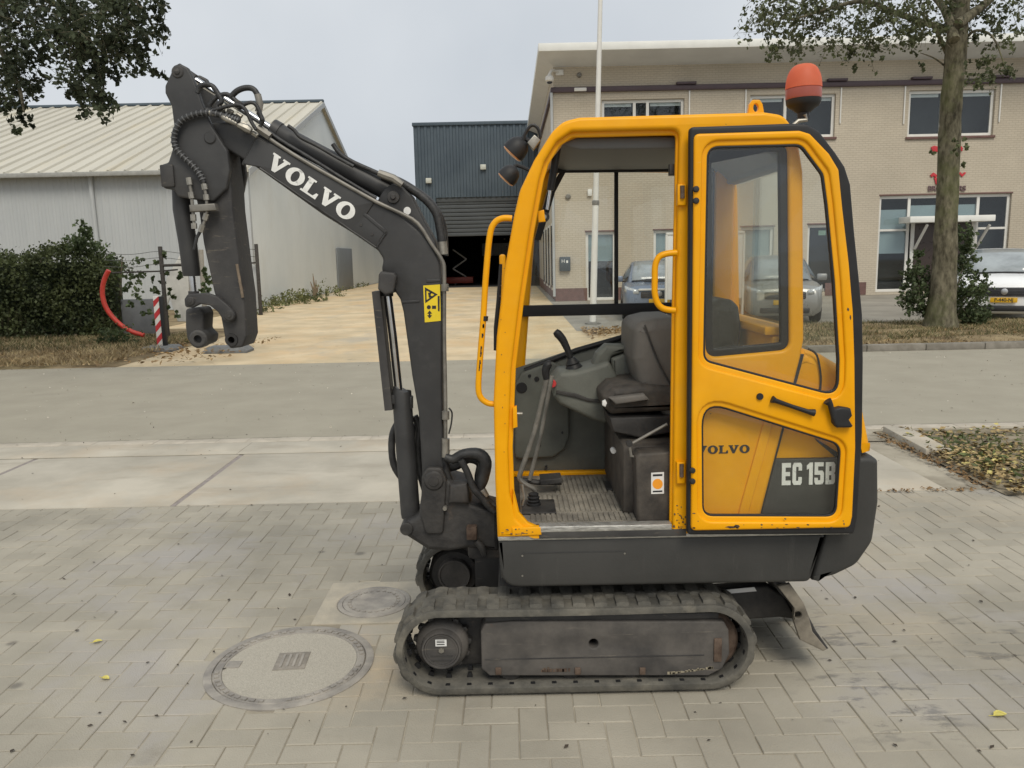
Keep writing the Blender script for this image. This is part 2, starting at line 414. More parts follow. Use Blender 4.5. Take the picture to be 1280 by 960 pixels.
KERBM = mat('kerb_concrete', (.43, .385, .31), .9, var=.12, scale=5, col2=(.50, .45, .37), bump=.25, bscale=70, island=.03)
KERBD = mat('weathered_kerb', (.20, .18, .145), .9, var=.2, scale=5, col2=(.25, .23, .195), bump=.3, bscale=70, island=.1)
ASPH = mat('worn_asphalt', (.335, .308, .245), .92, var=.03, scale=1.6, col2=(.365, .337, .27), bump=.5, bscale=130, spec=.2)
add_layer(ASPH, (.46, .42, .35), 55, .60, .70, amount=.5)
add_layer(ASPH, (.25, .23, .19), 1.2, .58, .7, stretch=(.7, 1.2, 1), amount=.3)
add_layer(ASPH, (.20, .185, .155), 90, .62, .70, amount=.6)
DRIVE = mat('sandy_drive', (.55, .445, .29), .93, var=.10, scale=.9, col2=(.68, .555, .37), bump=.3, bscale=40, spec=.15)
add_layer(DRIVE, (.62, .44, .245), .7, .48, .64, stretch=(.9, .6, 1), amount=.6)
add_layer(DRIVE, (.42, .385, .315), .6, .54, .66, stretch=(.8, .35, 1), amount=.7)
add_layer(DRIVE, (.24, .19, .13), 3.0, .62, .70, amount=.5)
add_layer(DRIVE, (.60, .52, .40), 12, .62, .72, amount=.4)
YARDM = mat('grey_forecourt', (.27, .25, .21), .92, var=.12, scale=.8, col2=(.34, .315, .265), bump=.2, bscale=50)
VERGE = mat('dry_verge_soil', (.20, .145, .085), .97, var=.3, scale=1.6, col2=(.33, .26, .155), bump=.6, bscale=25, spec=.1)
add_layer(VERGE, (.10, .115, .045), .7, .52, .68, amount=.45)
LITS = mat('leafy_soil', (.22, .185, .125), .97, var=.3, scale=5, col2=(.32, .275, .20), bump=.6, bscale=40, spec=.1)
IRON = mat('cast_iron', (.27, .25, .225), .75, .0, var=.2, scale=9, col2=(.36, .33, .285), bump=.25, bscale=120)
COVC = mat('exposed_aggregate', (.40, .37, .305), .92, var=.10, scale=150, col2=(.46, .425, .355), bump=.5, bscale=190, mask=(.35, .65))
add_layer(COVC, (.30, .27, .22), 6, .55, .7, amount=.4)

def sheet(name, x0, y0, x1, y1, z, m, nx=1, ny=1, bumpy=0.0, parent=None, kind='structure'):
    me = bpy.data.meshes.new(name); v = []; f = []
    for j in range(ny + 1):
        for i in range(nx + 1):
            e = bumpy if 0 < i < nx and 0 < j < ny else 0
            v.append((x0 + (x1 - x0) * i / nx, y0 + (y1 - y0) * j / ny, z + e * rnd.random()))
    for j in range(ny):
        for i in range(nx): a = j * (nx + 1) + i; f.append((a, a + 1, a + nx + 2, a + nx + 1))
    me.from_pydata(v, [], f); finish(me, 60)
    o = link(name, me, m, parent)
    if parent is None: o['kind'] = kind
    return o
sheet('ground', -900, -60, 900, 1800, -.012, SANDG)
road = sheet('road', -60, 7.72, 60, 13.42, 0.0, ASPH)
sheet('sandy_drive', -9.4, 13.42, 5.0, 75, -.004, DRIVE)
sheet('forecourt', 5.0, 17.2, 60, 60, -.004, YARDM)
fc = sheet('forecourt_path', 1.5, 18.2, 5.0, 60, -.0005, YARDM)
sheet('verge', -60, 13.42, -6.7, 21.0, 0.0, VERGE, 60, 14, .10)
sheet('verge', 5.0, 13.62, 60, 18.2, .05, VERGE, 60, 10, .08)
sheet('yard_soil', -60, 21.0, -9.4, 75, -.008, VERGE)
sheet('leafy_bed', 3.42, 5.36, 20, 7.42, .008, LITS, 40, 6, .05)

# --- herringbone paved yard: the 300 pavers that show largest are parts, the rest one part
yard = sheet('paved_yard', -9, -4, 9, 5.50, -.0040, SANDG)
U = .1055
def paver_mesh(w, d):
    g = .0019; c = .0030; x, y = w / 2 - g, d / 2 - g
    v = [(-x, -y, -.05), (x, -y, -.05), (x, y, -.05), (-x, y, -.05), (-x, -y, -c), (x, -y, -c), (x, y, -c), (-x, y, -c),
         (-x + c, -y + c, 0), (x - c, -y + c, 0), (x - c, y - c, 0), (-x + c, y - c, 0)]
    f = [(0, 1, 5, 4), (1, 2, 6, 5), (2, 3, 7, 6), (3, 0, 4, 7), (4, 5, 9, 8), (5, 6, 10, 9), (6, 7, 11, 10), (7, 4, 8, 11), (8, 9, 10, 11)]
    return v, f
def to_px(p):
    c = CAM_R.transposed() @ (Vector(p) - CP); return 640 + FPX * c.x / -c.z, 480 - FPX * c.y / -c.z
MAN = [(-.98, 3.22, .33), ]
cells = []
for i in range(-72, 72):
    for j in range(-10, 53):
        k = (i - j) % 4
        if k == 0: c = ((i + 1) * U, (j + .5) * U, 0)
        elif k == 3: c = ((i + .5) * U, (j + 1) * U, 1)
        else: continue
        x, y = c[0], c[1]
        if y - (U if c[2] else U / 2) > 5.50 or y < 1.2: continue
        if math.hypot(x - MAN[0][0], y - MAN[0][1]) < .31: continue
        if -.95 < x < -.49 and 3.63 < y < 4.05: continue
        if abs(x) > 2.3 + y * .42: continue
        cells.append(c)
def paver_area(c):
    x, y, o = c; px, py = to_px((x, y, 0))
    if not (-20 < px < 1300 and 620 < py < 968): return 0
    if 486 < px < 955 and 690 < py < 866: return 0
    return 1 / (y * y + CAM_H ** 2) ** 1.5
cells.sort(key=lambda c: -paver_area(c))
me_h = bpy.data.meshes.new('paver'); v, f = paver_mesh(2 * U, U); me_h.from_pydata(v, [], f); me_h.materials.append(PAV); me_h.update()
me_v = bpy.data.meshes.new('paver'); v, f = paver_mesh(U, 2 * U); me_v.from_pydata(v, [], f); me_v.materials.append(PAV); me_v.update()
def jig(): return rnd.gauss(0, .0010), rnd.gauss(0, .006), rnd.gauss(0, .006), rnd.gauss(0, .010)
for c in cells[:300]:
    o = bpy.data.objects.new('paver', me_v if c[2] else me_h); COL.objects.link(o); o.parent = yard
    dz, rx, ry, rz = jig(); o.location = (c[0], c[1], dz); o.rotation_euler = (rx, ry, rz)
rest = MB()
for c in cells[300:]:
    dz, rx, ry, rz = jig(); d_ = 2 * U if c[2] else U; y0 = c[1] - d_ / 2; y1 = min(c[1] + d_ / 2, 5.532); v, f = paver_mesh(U if c[2] else 2 * U, y1 - y0)
    M4 = Matrix.Translation((c[0], (y0 + y1) / 2, dz)) @ Euler((rx, ry, rz)).to_matrix().to_4x4()
    rest.add([M4 @ Vector(a) for a in v], f)
rest.build('paver_field', PAV, yard, smooth=0, fixn=False, kind='stuff')

# --- concrete slab strip, kerb row and the broken corner by the leafy bed
strip = sheet('concrete_strip', -14, 5.50, 3.34, 7.06, -.011, SANDG)
xs = [-13.43, -11.58, -9.73, -7.88, -6.03, -4.18, -2.33 - .1, -.58, 1.27, 3.12]
xs = [-2.45 + 1.86 * k for k in range(-6, 4)]
for a, b in zip(xs[:-1], xs[1:]):
    MB().box((a + .021, 5.535 + rnd.uniform(0, .006), -.09), (b - .021, 7.04, rnd.uniform(0, .003)), .006).build('concrete_slab', CONC, strip)
TARJ = mat('tar_joint', (.27, .235, .215), .8, var=.2, scale=20)
for a in xs[1:-1]:
    MB().box((a - .020, 5.54, -.03), (a + .020, 7.03, -.002)).build('joint_filler', TARJ, strip)
kerb = sheet('kerb_row', -16, 7.06, 16, 7.72, -.0025, SANDG)
k = 0
x = -12.0
for r_, (ya, yb) in enumerate(((7.07, 7.52), (7.535, 7.705))):
    x = -9.95 + r_ * .17
    while x < 9.0:
        L = 1.86 if r_ == 0 else .30
        if not (r_ < 1 and x > 2.9):
            MB().box((x, ya, -.06), (x + L - .003, yb + .006, rnd.uniform(0, .002)), .002).build('kerb_slab' if r_ == 0 else 'kerb_stone', CONC if r_ == 0 else KERBM, kerb)
        x += L
fk = sheet('far_kerb', 5.0, 13.40, 40, 13.62, -.006, SANDG)
x = 5.02
while x < 20:
    MB().box((x, 13.43, -.05), (x + .99, 13.60, .11 + rnd.uniform(-.006, .006)), .012).build('kerb_stone', KERBD, fk); x += 1.0
# edging slab lying at the corner of the leafy bed
ED = MB(); M4 = Matrix.Translation((3.57, 6.92, .012)) @ Euler((0, .02, math.radians(-4))).to_matrix().to_4x4()
ED.box((-.11, -.46, -.05), (.11, .46, .05), .01, M4)
tag(ED.build('edging_slab', CONC), 'loose grey concrete edging slab at the corner of the leaf bed', 'slab')

# --- manhole covers
mh = root('manhole_cover', (-.98, 3.22, 0), 'large round manhole cover filled with concrete beside the excavator track', 'manhole cover', 'manhole covers in the pavers')
c = Vector((-.98, 3.22, 0))
MB().lathe(c, (0, 0, 1), [(.355, -.04), (.355, .003), (.349, .006), (.322, .006), (.319, -.002), (.318, -.04)], 72).build('rim', IRON, mh)
MB().lathe(c, (0, 0, 1), [(.317, -.04), (.317, .003), (.313, .0065), (.284, .0065), (.281, .002), (.281, -.04)], 72).build('cover_ring', IRON, mh)
MB().lathe(c, (0, 0, 1), [(.2805, -.03), (.2805, .0035), (.0, .005)], 64).build('concrete_fill', COVC, mh)
for k in range(52):
    a = 2 * math.pi * k / 52
    if k % 13 in (0, 1): continue
    M4 = Matrix.Translation(c) @ Matrix.Rotation(a, 4, 'Z')
    MB().box((.293, -.0105, .004), (.310, .0105, .0115), 0, M4).build('stud', IRON, mh)
M4 = Matrix.Translation(c + Vector((.0, .02, 0))) @ Matrix.Rotation(.06, 4, 'Z')
MB().box((-.068, -.075, .002), (.068, .075, .0075), .002, M4).build('centre_plate', mat('weathered_plate', (.25, .225, .19), .85, var=.2, scale=30), mh)
for k in range(4):
    MB().box((-.045 + k * .027, -.055, .005), (-.033 + k * .027, .055, .011), .002, M4).build('plate_bar', IRON, mh)
M4 = Matrix.Translation(c + Vector((-.235, 0, 0)))
MB().box((-.04, -.028, .002), (.02, .028, .0075), .002, M4).build('lifting_key', IRON, mh)
mh2 = root('manhole_cover', (-.72, 3.83, 0), 'small round cast iron manhole cover in a square concrete frame', 'manhole cover', 'manhole covers in the pavers')
c = Vector((-.722, 3.835, 0))
sq = [(-.985, 3.595), (-.47, 3.595), (-.47, 4.085), (-.985, 4.085)]
fr4 = Matrix(((1, 0, 0, 0), (0, 1, 0, 0), (0, 0, 1, -.02), (0, 0, 0, 1)))
circ = [(c.x + .185 * math.cos(t * math.pi / 24), c.y + .185 * math.sin(t * math.pi / 24)) for t in range(48)]
link('concrete_frame', plate_mesh('concrete_frame', sq, [circ], 0, .048, .004, 2, fr4), mat('aged_concrete', (.37, .34, .28), .9, var=.15, scale=5, col2=(.45, .40, .31), bump=.3, bscale=90), mh2)
MB().lathe(c, (0, 0, 1), [(.183, -.04), (.183, .004), (.178, .007), (.160, .007), (.157, .003), (.157, -.04)], 60).build('rim', IRON, mh2)
MB().lathe(c, (0, 0, 1), [(.1555, -.03), (.1555, .005), (.135, .007), (.13, .0045), (.115, .0045), (.112, .007), (.095, .007), (.09, .0045), (.0, .005)], 60).build('cover', IRON, mh2)
for k in range(24):
    M4 = Matrix.Translation(c) @ Matrix.Rotation(2 * math.pi * k / 24, 4, 'Z')
    MB().box((.117, -.008, .003), (.129, .008, .0085), 0, M4).build('stud', IRON, mh2)

# --- single leaves and crumbs on the paving, fallen leaves in the bed
LEAFY = mat('yellow_leaf', (.60, .50, .09), .6, var=.2, scale=60, col2=(.66, .58, .16))
LEAFB = mat('brown_leaf', (.20, .12, .05), .7, var=.3, scale=60)
def fallen_leaf(px, py, s, rz, m, label):
    p = G(px, py); b = MB(); R_ = Matrix.Translation(p + Vector((0, 0, .006))) @ Matrix.Rotation(rz, 4, 'Z')
    L = [(-.5, 0), (-.3, .22), (0, .3), (.28, .2), (.5, 0), (.28, -.2), (0, -.3), (-.3, -.22)]
    top = [R_ @ Vector((x * s, y * s, abs(y) * s * .5 + .003)) for x, y in L]; bot = [q - Vector((0, 0, .0015)) for q in top]
    b.add(top + [R_ @ Vector((0, 0, .003))] + bot, [(i, (i + 1) % 8, 8) for i in range(8)] + [(i, i + 9, (i + 1) % 8 + 9, (i + 1) % 8) for i in range(8)] + [tuple(range(16, 8, -1))])
    stem = MB().tube([R_ @ Vector((-.5 * s, 0, .004)), R_ @ Vector((-.8 * s, .05 * s, .003))], .0012, 5)
    b.add(stem.v, stem.f)
    tag(b.build('fallen_leaf', m), label, 'leaf', 'fallen leaves lying on the paving')
fallen_leaf(1250, 896, .058, .2, LEAFY, 'yellow leaf on the pavers at the bottom right corner')
fallen_leaf(122, 804, .042, .5, LEAFY, 'upper of two yellow leaves on the pavers far left')
fallen_leaf(132, 850, .042, -.3, LEAFY, 'lower of two yellow leaves on the pavers far left')
cr = []
for k in range(120):
    px, py = rnd.uniform(0, 1280), rnd.uniform(560, 955); p = G(px, py)
    cr.append((p.x, p.y, .006))
for k in range(520):
    cr.append((rnd.uniform(-9, 9), rnd.choice((rnd.uniform(7.0, 8.0), rnd.uniform(12.8, 13.5), rnd.uniform(7, 13.4))), .008))
me = leaf_mesh('debris', cr, .017, flatness=.85, aspect=.6, jitter=.6)
tag(link('scattered_debris', me, mat('debris_brown', (.055, .042, .03), .9, var=.4, scale=30)), 'tiny dry leaf crumbs scattered over paving and road', 'debris', kind='stuff')
me = leaf_mesh('stone_chips', [(NR.uniform(-9, 9), NR.uniform(7.6, 13.4), .004) for _ in range(600)], .019, flatness=.6, aspect=.8, jitter=.6)
tag(link('stone_chips', me, mat('pale_chips', (.50, .46, .38), .9, var=.3, scale=30, island=.3)), 'pale stone chips lying on the asphalt road', 'gravel', kind='stuff')
lp = [(3.45 + abs(NR.normal(0, 1.6)), NR.uniform(5.3, 7.35), .05) for _ in range(5200)]
lp = [q for q in lp if NR.random() < (1.0 if q[1] < 6.6 else .25)]
me = leaf_mesh('leaf_litter', [(x, y, .03 + NR.random() * .035) for x, y, z in lp], .05, flatness=.75, aspect=.6, jitter=.5)
LIT1 = mat('litter_leaves', (.26, .17, .075), .75, var=.3, scale=40, col2=(.38, .29, .13), island=.45)
tag(link('leaf_litter', me, LIT1), 'brown fallen leaves covering the bed at the right edge', 'leaves', kind='stuff')
me = leaf_mesh('leaf_litter', [(q[0], q[1], .05 + NR.random() * .025) for q in lp[::9]], .046, flatness=.75, aspect=.65, jitter=.4)
tag(link('leaf_litter', me, mat('litter_yellow', (.50, .40, .10), .65, var=.2, scale=40, col2=(.58, .50, .20), island=.3)), 'yellow fallen leaves strewn over the bed at the right edge', 'leaves', kind='stuff')
gp = [(4.05 + NR.normal(0, .45), 6.2 + NR.normal(0, .5), .03 + abs(NR.normal(0, .025))) for _ in range(900)]
me = leaf_mesh('weeds', [g for g in gp if g[0] > 3.5 and 5.45 < g[1] < 7.3], .07, flatness=.3, aspect=.35)
GRN1 = leafmat('weed_green', (.09, .12, .04), (.17, .20, .08))
tag(link('low_weeds', me, GRN1), 'low green weeds growing among the fallen leaves', 'weeds', kind='stuff')
ep = [(NR.uniform(3.33, 3.46), NR.uniform(5.5, 7.3), .02) for _ in range(260)] + [(NR.uniform(2.3, 3.4), 5.52 + NR.normal(0, .03), .012) for _ in range(90)]
me = leaf_mesh('edge_dirt', ep, .035, flatness=.7, aspect=.6)
tag(link('edge_debris', me, LEAFB), 'dark leaf crumbs caught along the concrete edge', 'debris', kind='stuff')

# ------------------------------------------------------------------ the mini excavator
EX = root('mini_excavator', (.25, 3.41, 0), 'yellow and charcoal mini excavator on rubber tracks with open cab door', 'excavator')
YN = 2.92; YM = 3.41; YC = 2.955; YF = 3.83
def bx(name, a, b, m, parent=EX, bev=.004, **kw): return MB().box(a, b, bev).build(name, m, parent, **kw)
def pplate(name, pts, Y, th, m, parent=EX, holes=None, bev=.005, rr=.0, hr=None, **kw):
    """outline measured in the plane y = Y, thickness th going away from the viewer"""
    o = PL(pts, Y)
    if rr: o = fillet(o, rr)
    hh = [fillet(PL(h, Y), hr if hr is not None else rr) if (hr or rr) else PL(h, Y) for h in (holes or [])]
    return plate(name, o, hh, Y, Y + th, m, parent, bev, **kw)
def circ_px(cx, cy, r, n=20):
    return [(cx + r * math.cos(2 * math.pi * k / n), cy + r * math.sin(2 * math.pi * k / n)) for k in range(n)]
def rod(name, pts, Y, r, m, parent=EX, n=12, smooth=0, **kw):
    q = [P(a[0], a[1], a[2] if len(a) > 2 else Y) for a in pts]
    return MB().tube(q, r, n, smooth).build(name, m, parent, smooth=40, **kw)
def pin(name, px, py, Y0, r, L, m, parent=EX, n=24, face=None):
    c = P(px, py, Y0); pr = [(r * .9, 0), (r, .003), (r, L)] if not face else face
    return MB().lathe(c, (0, 1, 0), pr, n).build(name, m, parent)

# --- tracks: belt loop with lugs, frame, sprocket with hub, idler, rollers
XL, XR = P(488, 815, YN).x, P(950, 815, YN).x
R0 = .176; ZC = .0155 + R0
def loop_pt(s, r):
    """point and outward direction at arc length s of a stadium with end radius r"""
    xa, xb = XL + R0 + .02, XR - R0 - .02; L = xb - xa; c = math.pi * r; s %= 2 * L + 2 * c
    if s < L: return xa + s, ZC - r, 0, -1
    s -= L
    if s < c: a = -math.pi / 2 + s / r; return xb + r * math.cos(a), ZC + r * math.sin(a), math.cos(a), math.sin(a)
    s -= c
    if s < L:
        sag = -.004 * math.sin(math.pi * s / L)
        return xb - s, ZC + r + sag, 0, 1
    s -= L
    a = math.pi / 2 + s / r; return xa + r * math.cos(a), ZC + r * math.sin(a), math.cos(a), math.sin(a)
LOOP = 2 * (XR - XL - 2 * R0 - .04) + 2 * math.pi * R0
def make_track(y0, y1, near):
    n = 120; rings = []
    for i in range(n):
        x, z, nx, nz = loop_pt(LOOP * i / n, R0); ring = []
        for t, yy in ((0, y0 + .004), (.0, y1 - .004), (-.006, y1), (-.026, y1), (-.030, y1 - .01), (-.030, y0 + .01), (-.026, y0), (-.006, y0)):
            ring.append((x + nx * t, yy, z + nz * t))
        rings.append(ring)
    m = MB(); m.loft(rings + [rings[0]], closed=True, cap=False)
    belt = m.build('rubber_track', RUB, EX, smooth=40)
    K = 38
    for i in range(K):
        for side in (0, 1):
            b = MB(); s0 = LOOP * (i + .5 * side) / K; L = LOOP / K * .58
            ya, yb = (y0 + .018, (y0 + y1) / 2 + .02) if side == 0 else ((y0 + y1) / 2 - .02, y1 - .018)
            rg = []
            for k in range(4):
                s = s0 + L * (k / 3 - .5); x, z, nx, nz = loop_pt(s, R0)
                tt = .0150 if k in (1, 2) else .0115; e = .006 if k in (0, 3) else 0
                rg.append([(x - nx * .004, ya, z - nz * .004), (x - nx * .004, yb, z - nz * .004), (x + nx * tt, yb - .012, z + nz * tt), (x + nx * tt, ya + .006, z + nz * tt)])
            b.loft(rg, closed=True).build('lug', RUB, belt, smooth=0)
    # guide teeth on the inside
    g = MB()
    for i in range(K):
        x, z, nx, nz = loop_pt(LOOP * (i + .25) / K, R0); tx, tz = -nz, nx
        for yy in ((y0 + y1) / 2 - .035, (y0 + y1) / 2 + .02, y0 + .02):
            h = .05 if yy > y0 + .03 else .034
            v = [(x + tx * a - nx * (.028 + b_), yy + c_, z + tz * a - nz * (.028 + b_)) for a, b_ in ((-.012, 0), (.012, 0), (.007, h - .03), (-.007, h - .03)) for c_ in (0, .016)]
            g.add(v, [(0, 2, 4, 6), (1, 7, 5, 3), (0, 1, 3, 2), (2, 3, 5, 4), (4, 5, 7, 6), (6, 7, 1, 0)])
    g.build('guide_tooth_row', BLK, belt, kind='stuff')
    yc = y0 + .03
    xa, xb = XL + R0 + .02, XR - R0 - .02
    # frame
    dx = (2.92 - 2.92)
    if near:
        fr_pts = [(601, 790), (606, 780), (640, 777), (905, 777), (911, 788), (912, 818), (903, 836), (886, 845), (612, 845), (602, 836)]
        fr = pplate('track_frame', fr_pts, yc, .14, DUSTY, EX, holes=[circ_px(742, 805, 6, 14)], bev=.006, rr=.012, hr=.0)
        bx('frame_top_plate', (P(606, 770, yc).x, yc + .012, P(700, 781, yc).z + .004), (P(900, 770, yc).x, yc + .13, P(700, 781, yc).z + .032), GREYW, fr, .008)
        for q in ((623, 838), (722, 838), (803, 838)):
            pp = P(q[0], q[1], yc); bx('bolt_lug', (pp.x - .012, yc - .008, pp.z - .016), (pp.x + .012, yc + .002, pp.z + .014), RUST, fr, .004)
        pp = P(897, 812, yc); bx('weld_plate', (pp.x - .016, yc - .007, pp.z - .05), (pp.x + .016, yc + .002, pp.z + .05), RUST, fr, .004)
        pp = P(720, 822, yc); bx('weld_seam', (P(606, 818, yc).x, yc - .002, pp.z - .002), (P(880, 818, yc).x, yc + .001, pp.z + .002), GREYW, fr, .0)
        cm = mat('scraped_metal', (.33, .29, .21), .6, .3, var=.3, scale=50)
        sc = MB()
        for k in range(26):
            x0 = P(835 + k * 2.2, 840, yc).x + rnd.uniform(-.004, .004); zz = P(840, 842 - k * .25, yc).z; w_ = rnd.uniform(.004, .016); h_ = rnd.uniform(.001, .009)
            sc.box((x0, yc - .0012, zz - .003), (x0 + w_, yc + .001, zz + h_))
        sc.build('scrape_mark', cm, fr)
        sc = MB()
        for k in range(16):
            x0 = P(676 + k * 2.2, 838, yc).x + rnd.uniform(-.004, .004); zz = P(690, 839, yc).z; w_ = rnd.uniform(.004, .012); h_ = rnd.uniform(.003, .017)
            sc.box((x0, yc - .0012, zz - .003), (x0 + w_, yc + .001, zz + h_))
        sc.build('scrape_mark', RUST, fr)
    else:
        z0, z1 = .09, .28
        fr = bx('track_frame', (xa + .1, yc, z0), (xb + .03, yc + .14, z1), GREYW, EX, .01)
        # housing of the far drive
        MB().lathe((xa, yc + .02, ZC), (0, 1, 0), [(.11, 0), (.125, .02), (.125, .12)], 32).build('drive_housing', CAST, EX)
    # sprocket
    sp = MB(); nt = 13; ro, ri = .118, .098; pts = []
    for k in range(nt * 4):
        a = 2 * math.pi * k / (nt * 4); r = ro if k % 4 in (0, 1) else ri; pts.append((xa + r * math.cos(a), ZC + r * math.sin(a)))
    spk = plate('sprocket', pts, [], y0 + .085, y0 + .115, CAST, EX, .004)
    MB().lathe((xa, y0 + .075, ZC), (0, -1, 0), [(.105, -.03), (.105, 0), (.098, .012), (.082, .026), (.079, .045), (.076, .052), (.070, .052), (.067, .046), (0.0, .046)], 40).build('hub', DUSTY, spk)
    if near:
        MB().lathe((xa, y0 + .029, ZC), (0, -1, 0), [(.0665, -.002), (.0665, .003), (.0600, .003), (.0595, -.002)], 40, caps=False).build('hub_ring', DUSTY, spk)
        pp = Vector((xa, y0 + .026, ZC))
        bx('hub_label', (pp.x - .022, pp.y - .0005, pp.z + .018), (pp.x + .022, pp.y + .003, pp.z + .045), STKW, spk, 0)
        for k, (a, b) in enumerate(((.024, .028), (.033, .036), (.039, .042))):
            bx('label_print', (pp.x - .017, pp.y - .0012, pp.z + a), (pp.x + .014, pp.y - .0006, pp.z + b), BLKP, spk, 0)
        MB().lathe((xa, y0 + .029, ZC - .0), (0, -1, 0), [(.013, -.001), (.011, .006), (.0, .006)], 6).build('drain_plug', STEEL, spk)
        for k in range(2):
            bx('hub_rib', (xa - .045, y0 + .0265, ZC - .026 - .018 * k), (xa + .045, y0 + .030, ZC - .023 - .018 * k), GREY, spk, 0)
    bx('blackout_plate', (xa - .06, y0 + .125, .075), (xa + .24, y0 + .140, .29), CAST, EX, .01)  # dark plate added only to black out the bright gap behind the sprocket
    # idler and rollers
    MB().lathe((xb, y0 + .055, ZC), (0, 1, 0), [(.02, -.01), (.05, 0), (.118, .004), (.128, .012), (.128, .05), (.112, .052), (.112, .075), (.128, .077), (.128, .115), (.02, .12)], 40).build('idler', RUST, EX)
    for k in range(3):
        MB().lathe((xa + .27 + k * .24, y0 + .05, .052 + .035), (0, 1, 0), [(.03, 0), (.042, .004), (.042, .13), (.03, .134)], 24).build('roller', CAST, EX)
    return belt
make_track(YN, YN + .23, True)
make_track(YN + .75, YN + .98, False)

# --- undercarriage centre, slew ring, dozer blade
bx('undercarriage_beam', (XL + .42, YN + .2, .16), (XR - .28, YN + .78, .36), CAST, EX, .02)
MB().lathe((.25, YM, .36), (0, 0, 1), [(.26, 0), (.26, .05), (.3, .055), (.3, .09), (.2, .09)], 40).build('slew_ring', CAST, EX)
pp = P(905, 738, 3.05)
bl = pplate('dozer_blade', [(966, 727), (985, 731), (1002, 752), (1010, 768), (1020, 788), (1036, 811), (1031, 813), (1012, 795), (1000, 772), (992, 758), (975, 742)], 3.05, .72, CAST, EX, bev=.006)
pplate('blade_end_plate', [(972, 733), (988, 730), (1005, 754), (1011, 770), (1016, 790), (1034, 812), (1029, 814), (1000, 800), (992, 776), (993, 760)], 3.02, .022, WORN, bl, holes=[circ_px(998, 769, 4.5, 12)], bev=.004)
pplate('blade_arm', [(880, 738), (960, 733), (980, 745), (996, 775), (975, 772), (930, 775), (880, 772)], 3.18, .07, CAST, bl, bev=.01)
pplate('blade_arm', [(880, 738), (960, 733), (980, 745), (996, 775), (975, 772), (930, 775), (880, 772)], 3.50, .07, CAST, bl, bev=.01)
pplate('paper_strip', [(900, 738), (943, 734), (946, 739), (901, 743)], 3.16, .003, STKW, EX, bev=0)
bx('counter_frame', (.03, 3.0, P(640, 722, YC).z), (1.1, 3.76, P(640, 690, YC).z), CAST, EX, .02)

# --- upper structure: skirt, counterweight, hood
sk = pplate('side_skirt', [(623, 674), (1031, 667), (1013, 728), (627, 735)], YC, .10, SKIRT, EX, bev=.014, rr=[.002, .002, .03, .075])
for q in ((653, 695), (781, 692), (653, 720)):
    pin('rivet', q[0], q[1], YC - .002, .004, .01, STEEL, sk, 10)
bx('skirt_line', (P(653, 692, YC).x, YC - .0015, P(653, 692, YC).z), (P(781, 690, YC).x, YC + .01, P(653, 691, YC).z + .0005), GREY, sk, 0)
bx('front_apron', (P(623, 690, YC).x + .006, YC + .02, P(640, 730, YC).z + .01), (P(623, 690, YC).x + .05, YF - .06, .655), SKIRT, EX, .01)
pplate('skirt_lip', [(622, 671), (1062, 662.5), (1062, 668), (623, 676.5)], YC - .006, .05, ALU, sk, bev=.004)
cwp = [(1033, 667), (1036, 573), (1092, 571), (1099, 576), (1099.5, 628), (1092, 678), (1072, 707), (1045, 720), (1016, 727.5)]
cwo = PL(cwp, YC)
mcw = plate_mesh('counterweight', fillet(cwo, [.0, .0, .0, .02, .05, .08, .08, .08, .004]), [], YC, YF, .022, 5)
link('counterweight', mcw, SKIRT, EX)
hoodp = [(915, 664), (970, 452), (1008, 437), (1030, 444), (1050, 456), (1068, 474), (1080, 500), (1093, 567), (1060, 571), (1052, 576), (1052, 664)]
link('engine_hood', plate_mesh('engine_hood', fillet(PL(hoodp, YC + .01), .01), [], YC + .01, YF - .02, .045, 5), YEL, EX)
hood_seam = MB().tube([P(1010, 436, YC + .004), P(1021, 444, YC + .002), P(1026, 470, YC + .003), P(1025, 490, YC + .004)], .004, 8, 4)
hood_seam.build('hood_seam', BLK, EX)
pplate('hood_side_panel', [(946, 664), (970, 574), (1049, 573), (1052, 580), (1052, 664)], YC - .010, .03, SKIRT, EX, bev=.006)
pplate('hood_groove', [(941, 664), (1001, 443), (1005.5, 443), (946, 664)], YC - .006, .02, BLK, EX, bev=.002)
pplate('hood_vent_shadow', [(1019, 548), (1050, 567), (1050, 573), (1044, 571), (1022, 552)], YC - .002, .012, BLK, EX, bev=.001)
LT = {}
def ell(cx, cy, rx, ry, n=26): return [(cx + rx * math.cos(2 * math.pi * k / n), cy + ry * math.sin(2 * math.pi * k / n)) for k in range(n)]
LT['V'] = ([(0, 1), (.43, 1), (.43, .88), (.35, .88), (.54, .40), (.70, .88), (.60, .88), (.60, 1), (1, 1), (1, .88), (.92, .88), (.59, 0), (.39, 0), (.08, .88), (0, .88)], [], 1.0)
LT['O'] = (ell(.5, .5, .5, .53), [ell(.5, .5, .20, .36)], 1.0)
LT['L'] = ([(0, 1), (.5, 1), (.5, .88), (.38, .88), (.38, .12), (.70, .12), (.80, .36), (.92, .36), (.92, 0), (0, 0), (0, .12), (.1, .12), (.1, .88), (0, .88)], [], .9)
LT['E'] = ([(0, 0), (.85, 0), (.85, .2), (.35, .2), (.35, .41), (.78, .41), (.78, .59), (.35, .59), (.35, .8), (.85, .8), (.85, 1), (0, 1)], [], .9)
LT['C'] = ([(.9, .35), (.9, .1), (.78, 0), (.14, 0), (0, .12), (0, .88), (.14, 1), (.78, 1), (.9, .9), (.9, .65), (.57, .65), (.57, .82), (.34, .82), (.34, .18), (.57, .18), (.57, .35)], [], .95)
LT['1'] = ([(.22, 0), (.57, 0), (.57, 1), (.3, 1), (0, .86), (0, .68), (.22, .74)], [], .62)
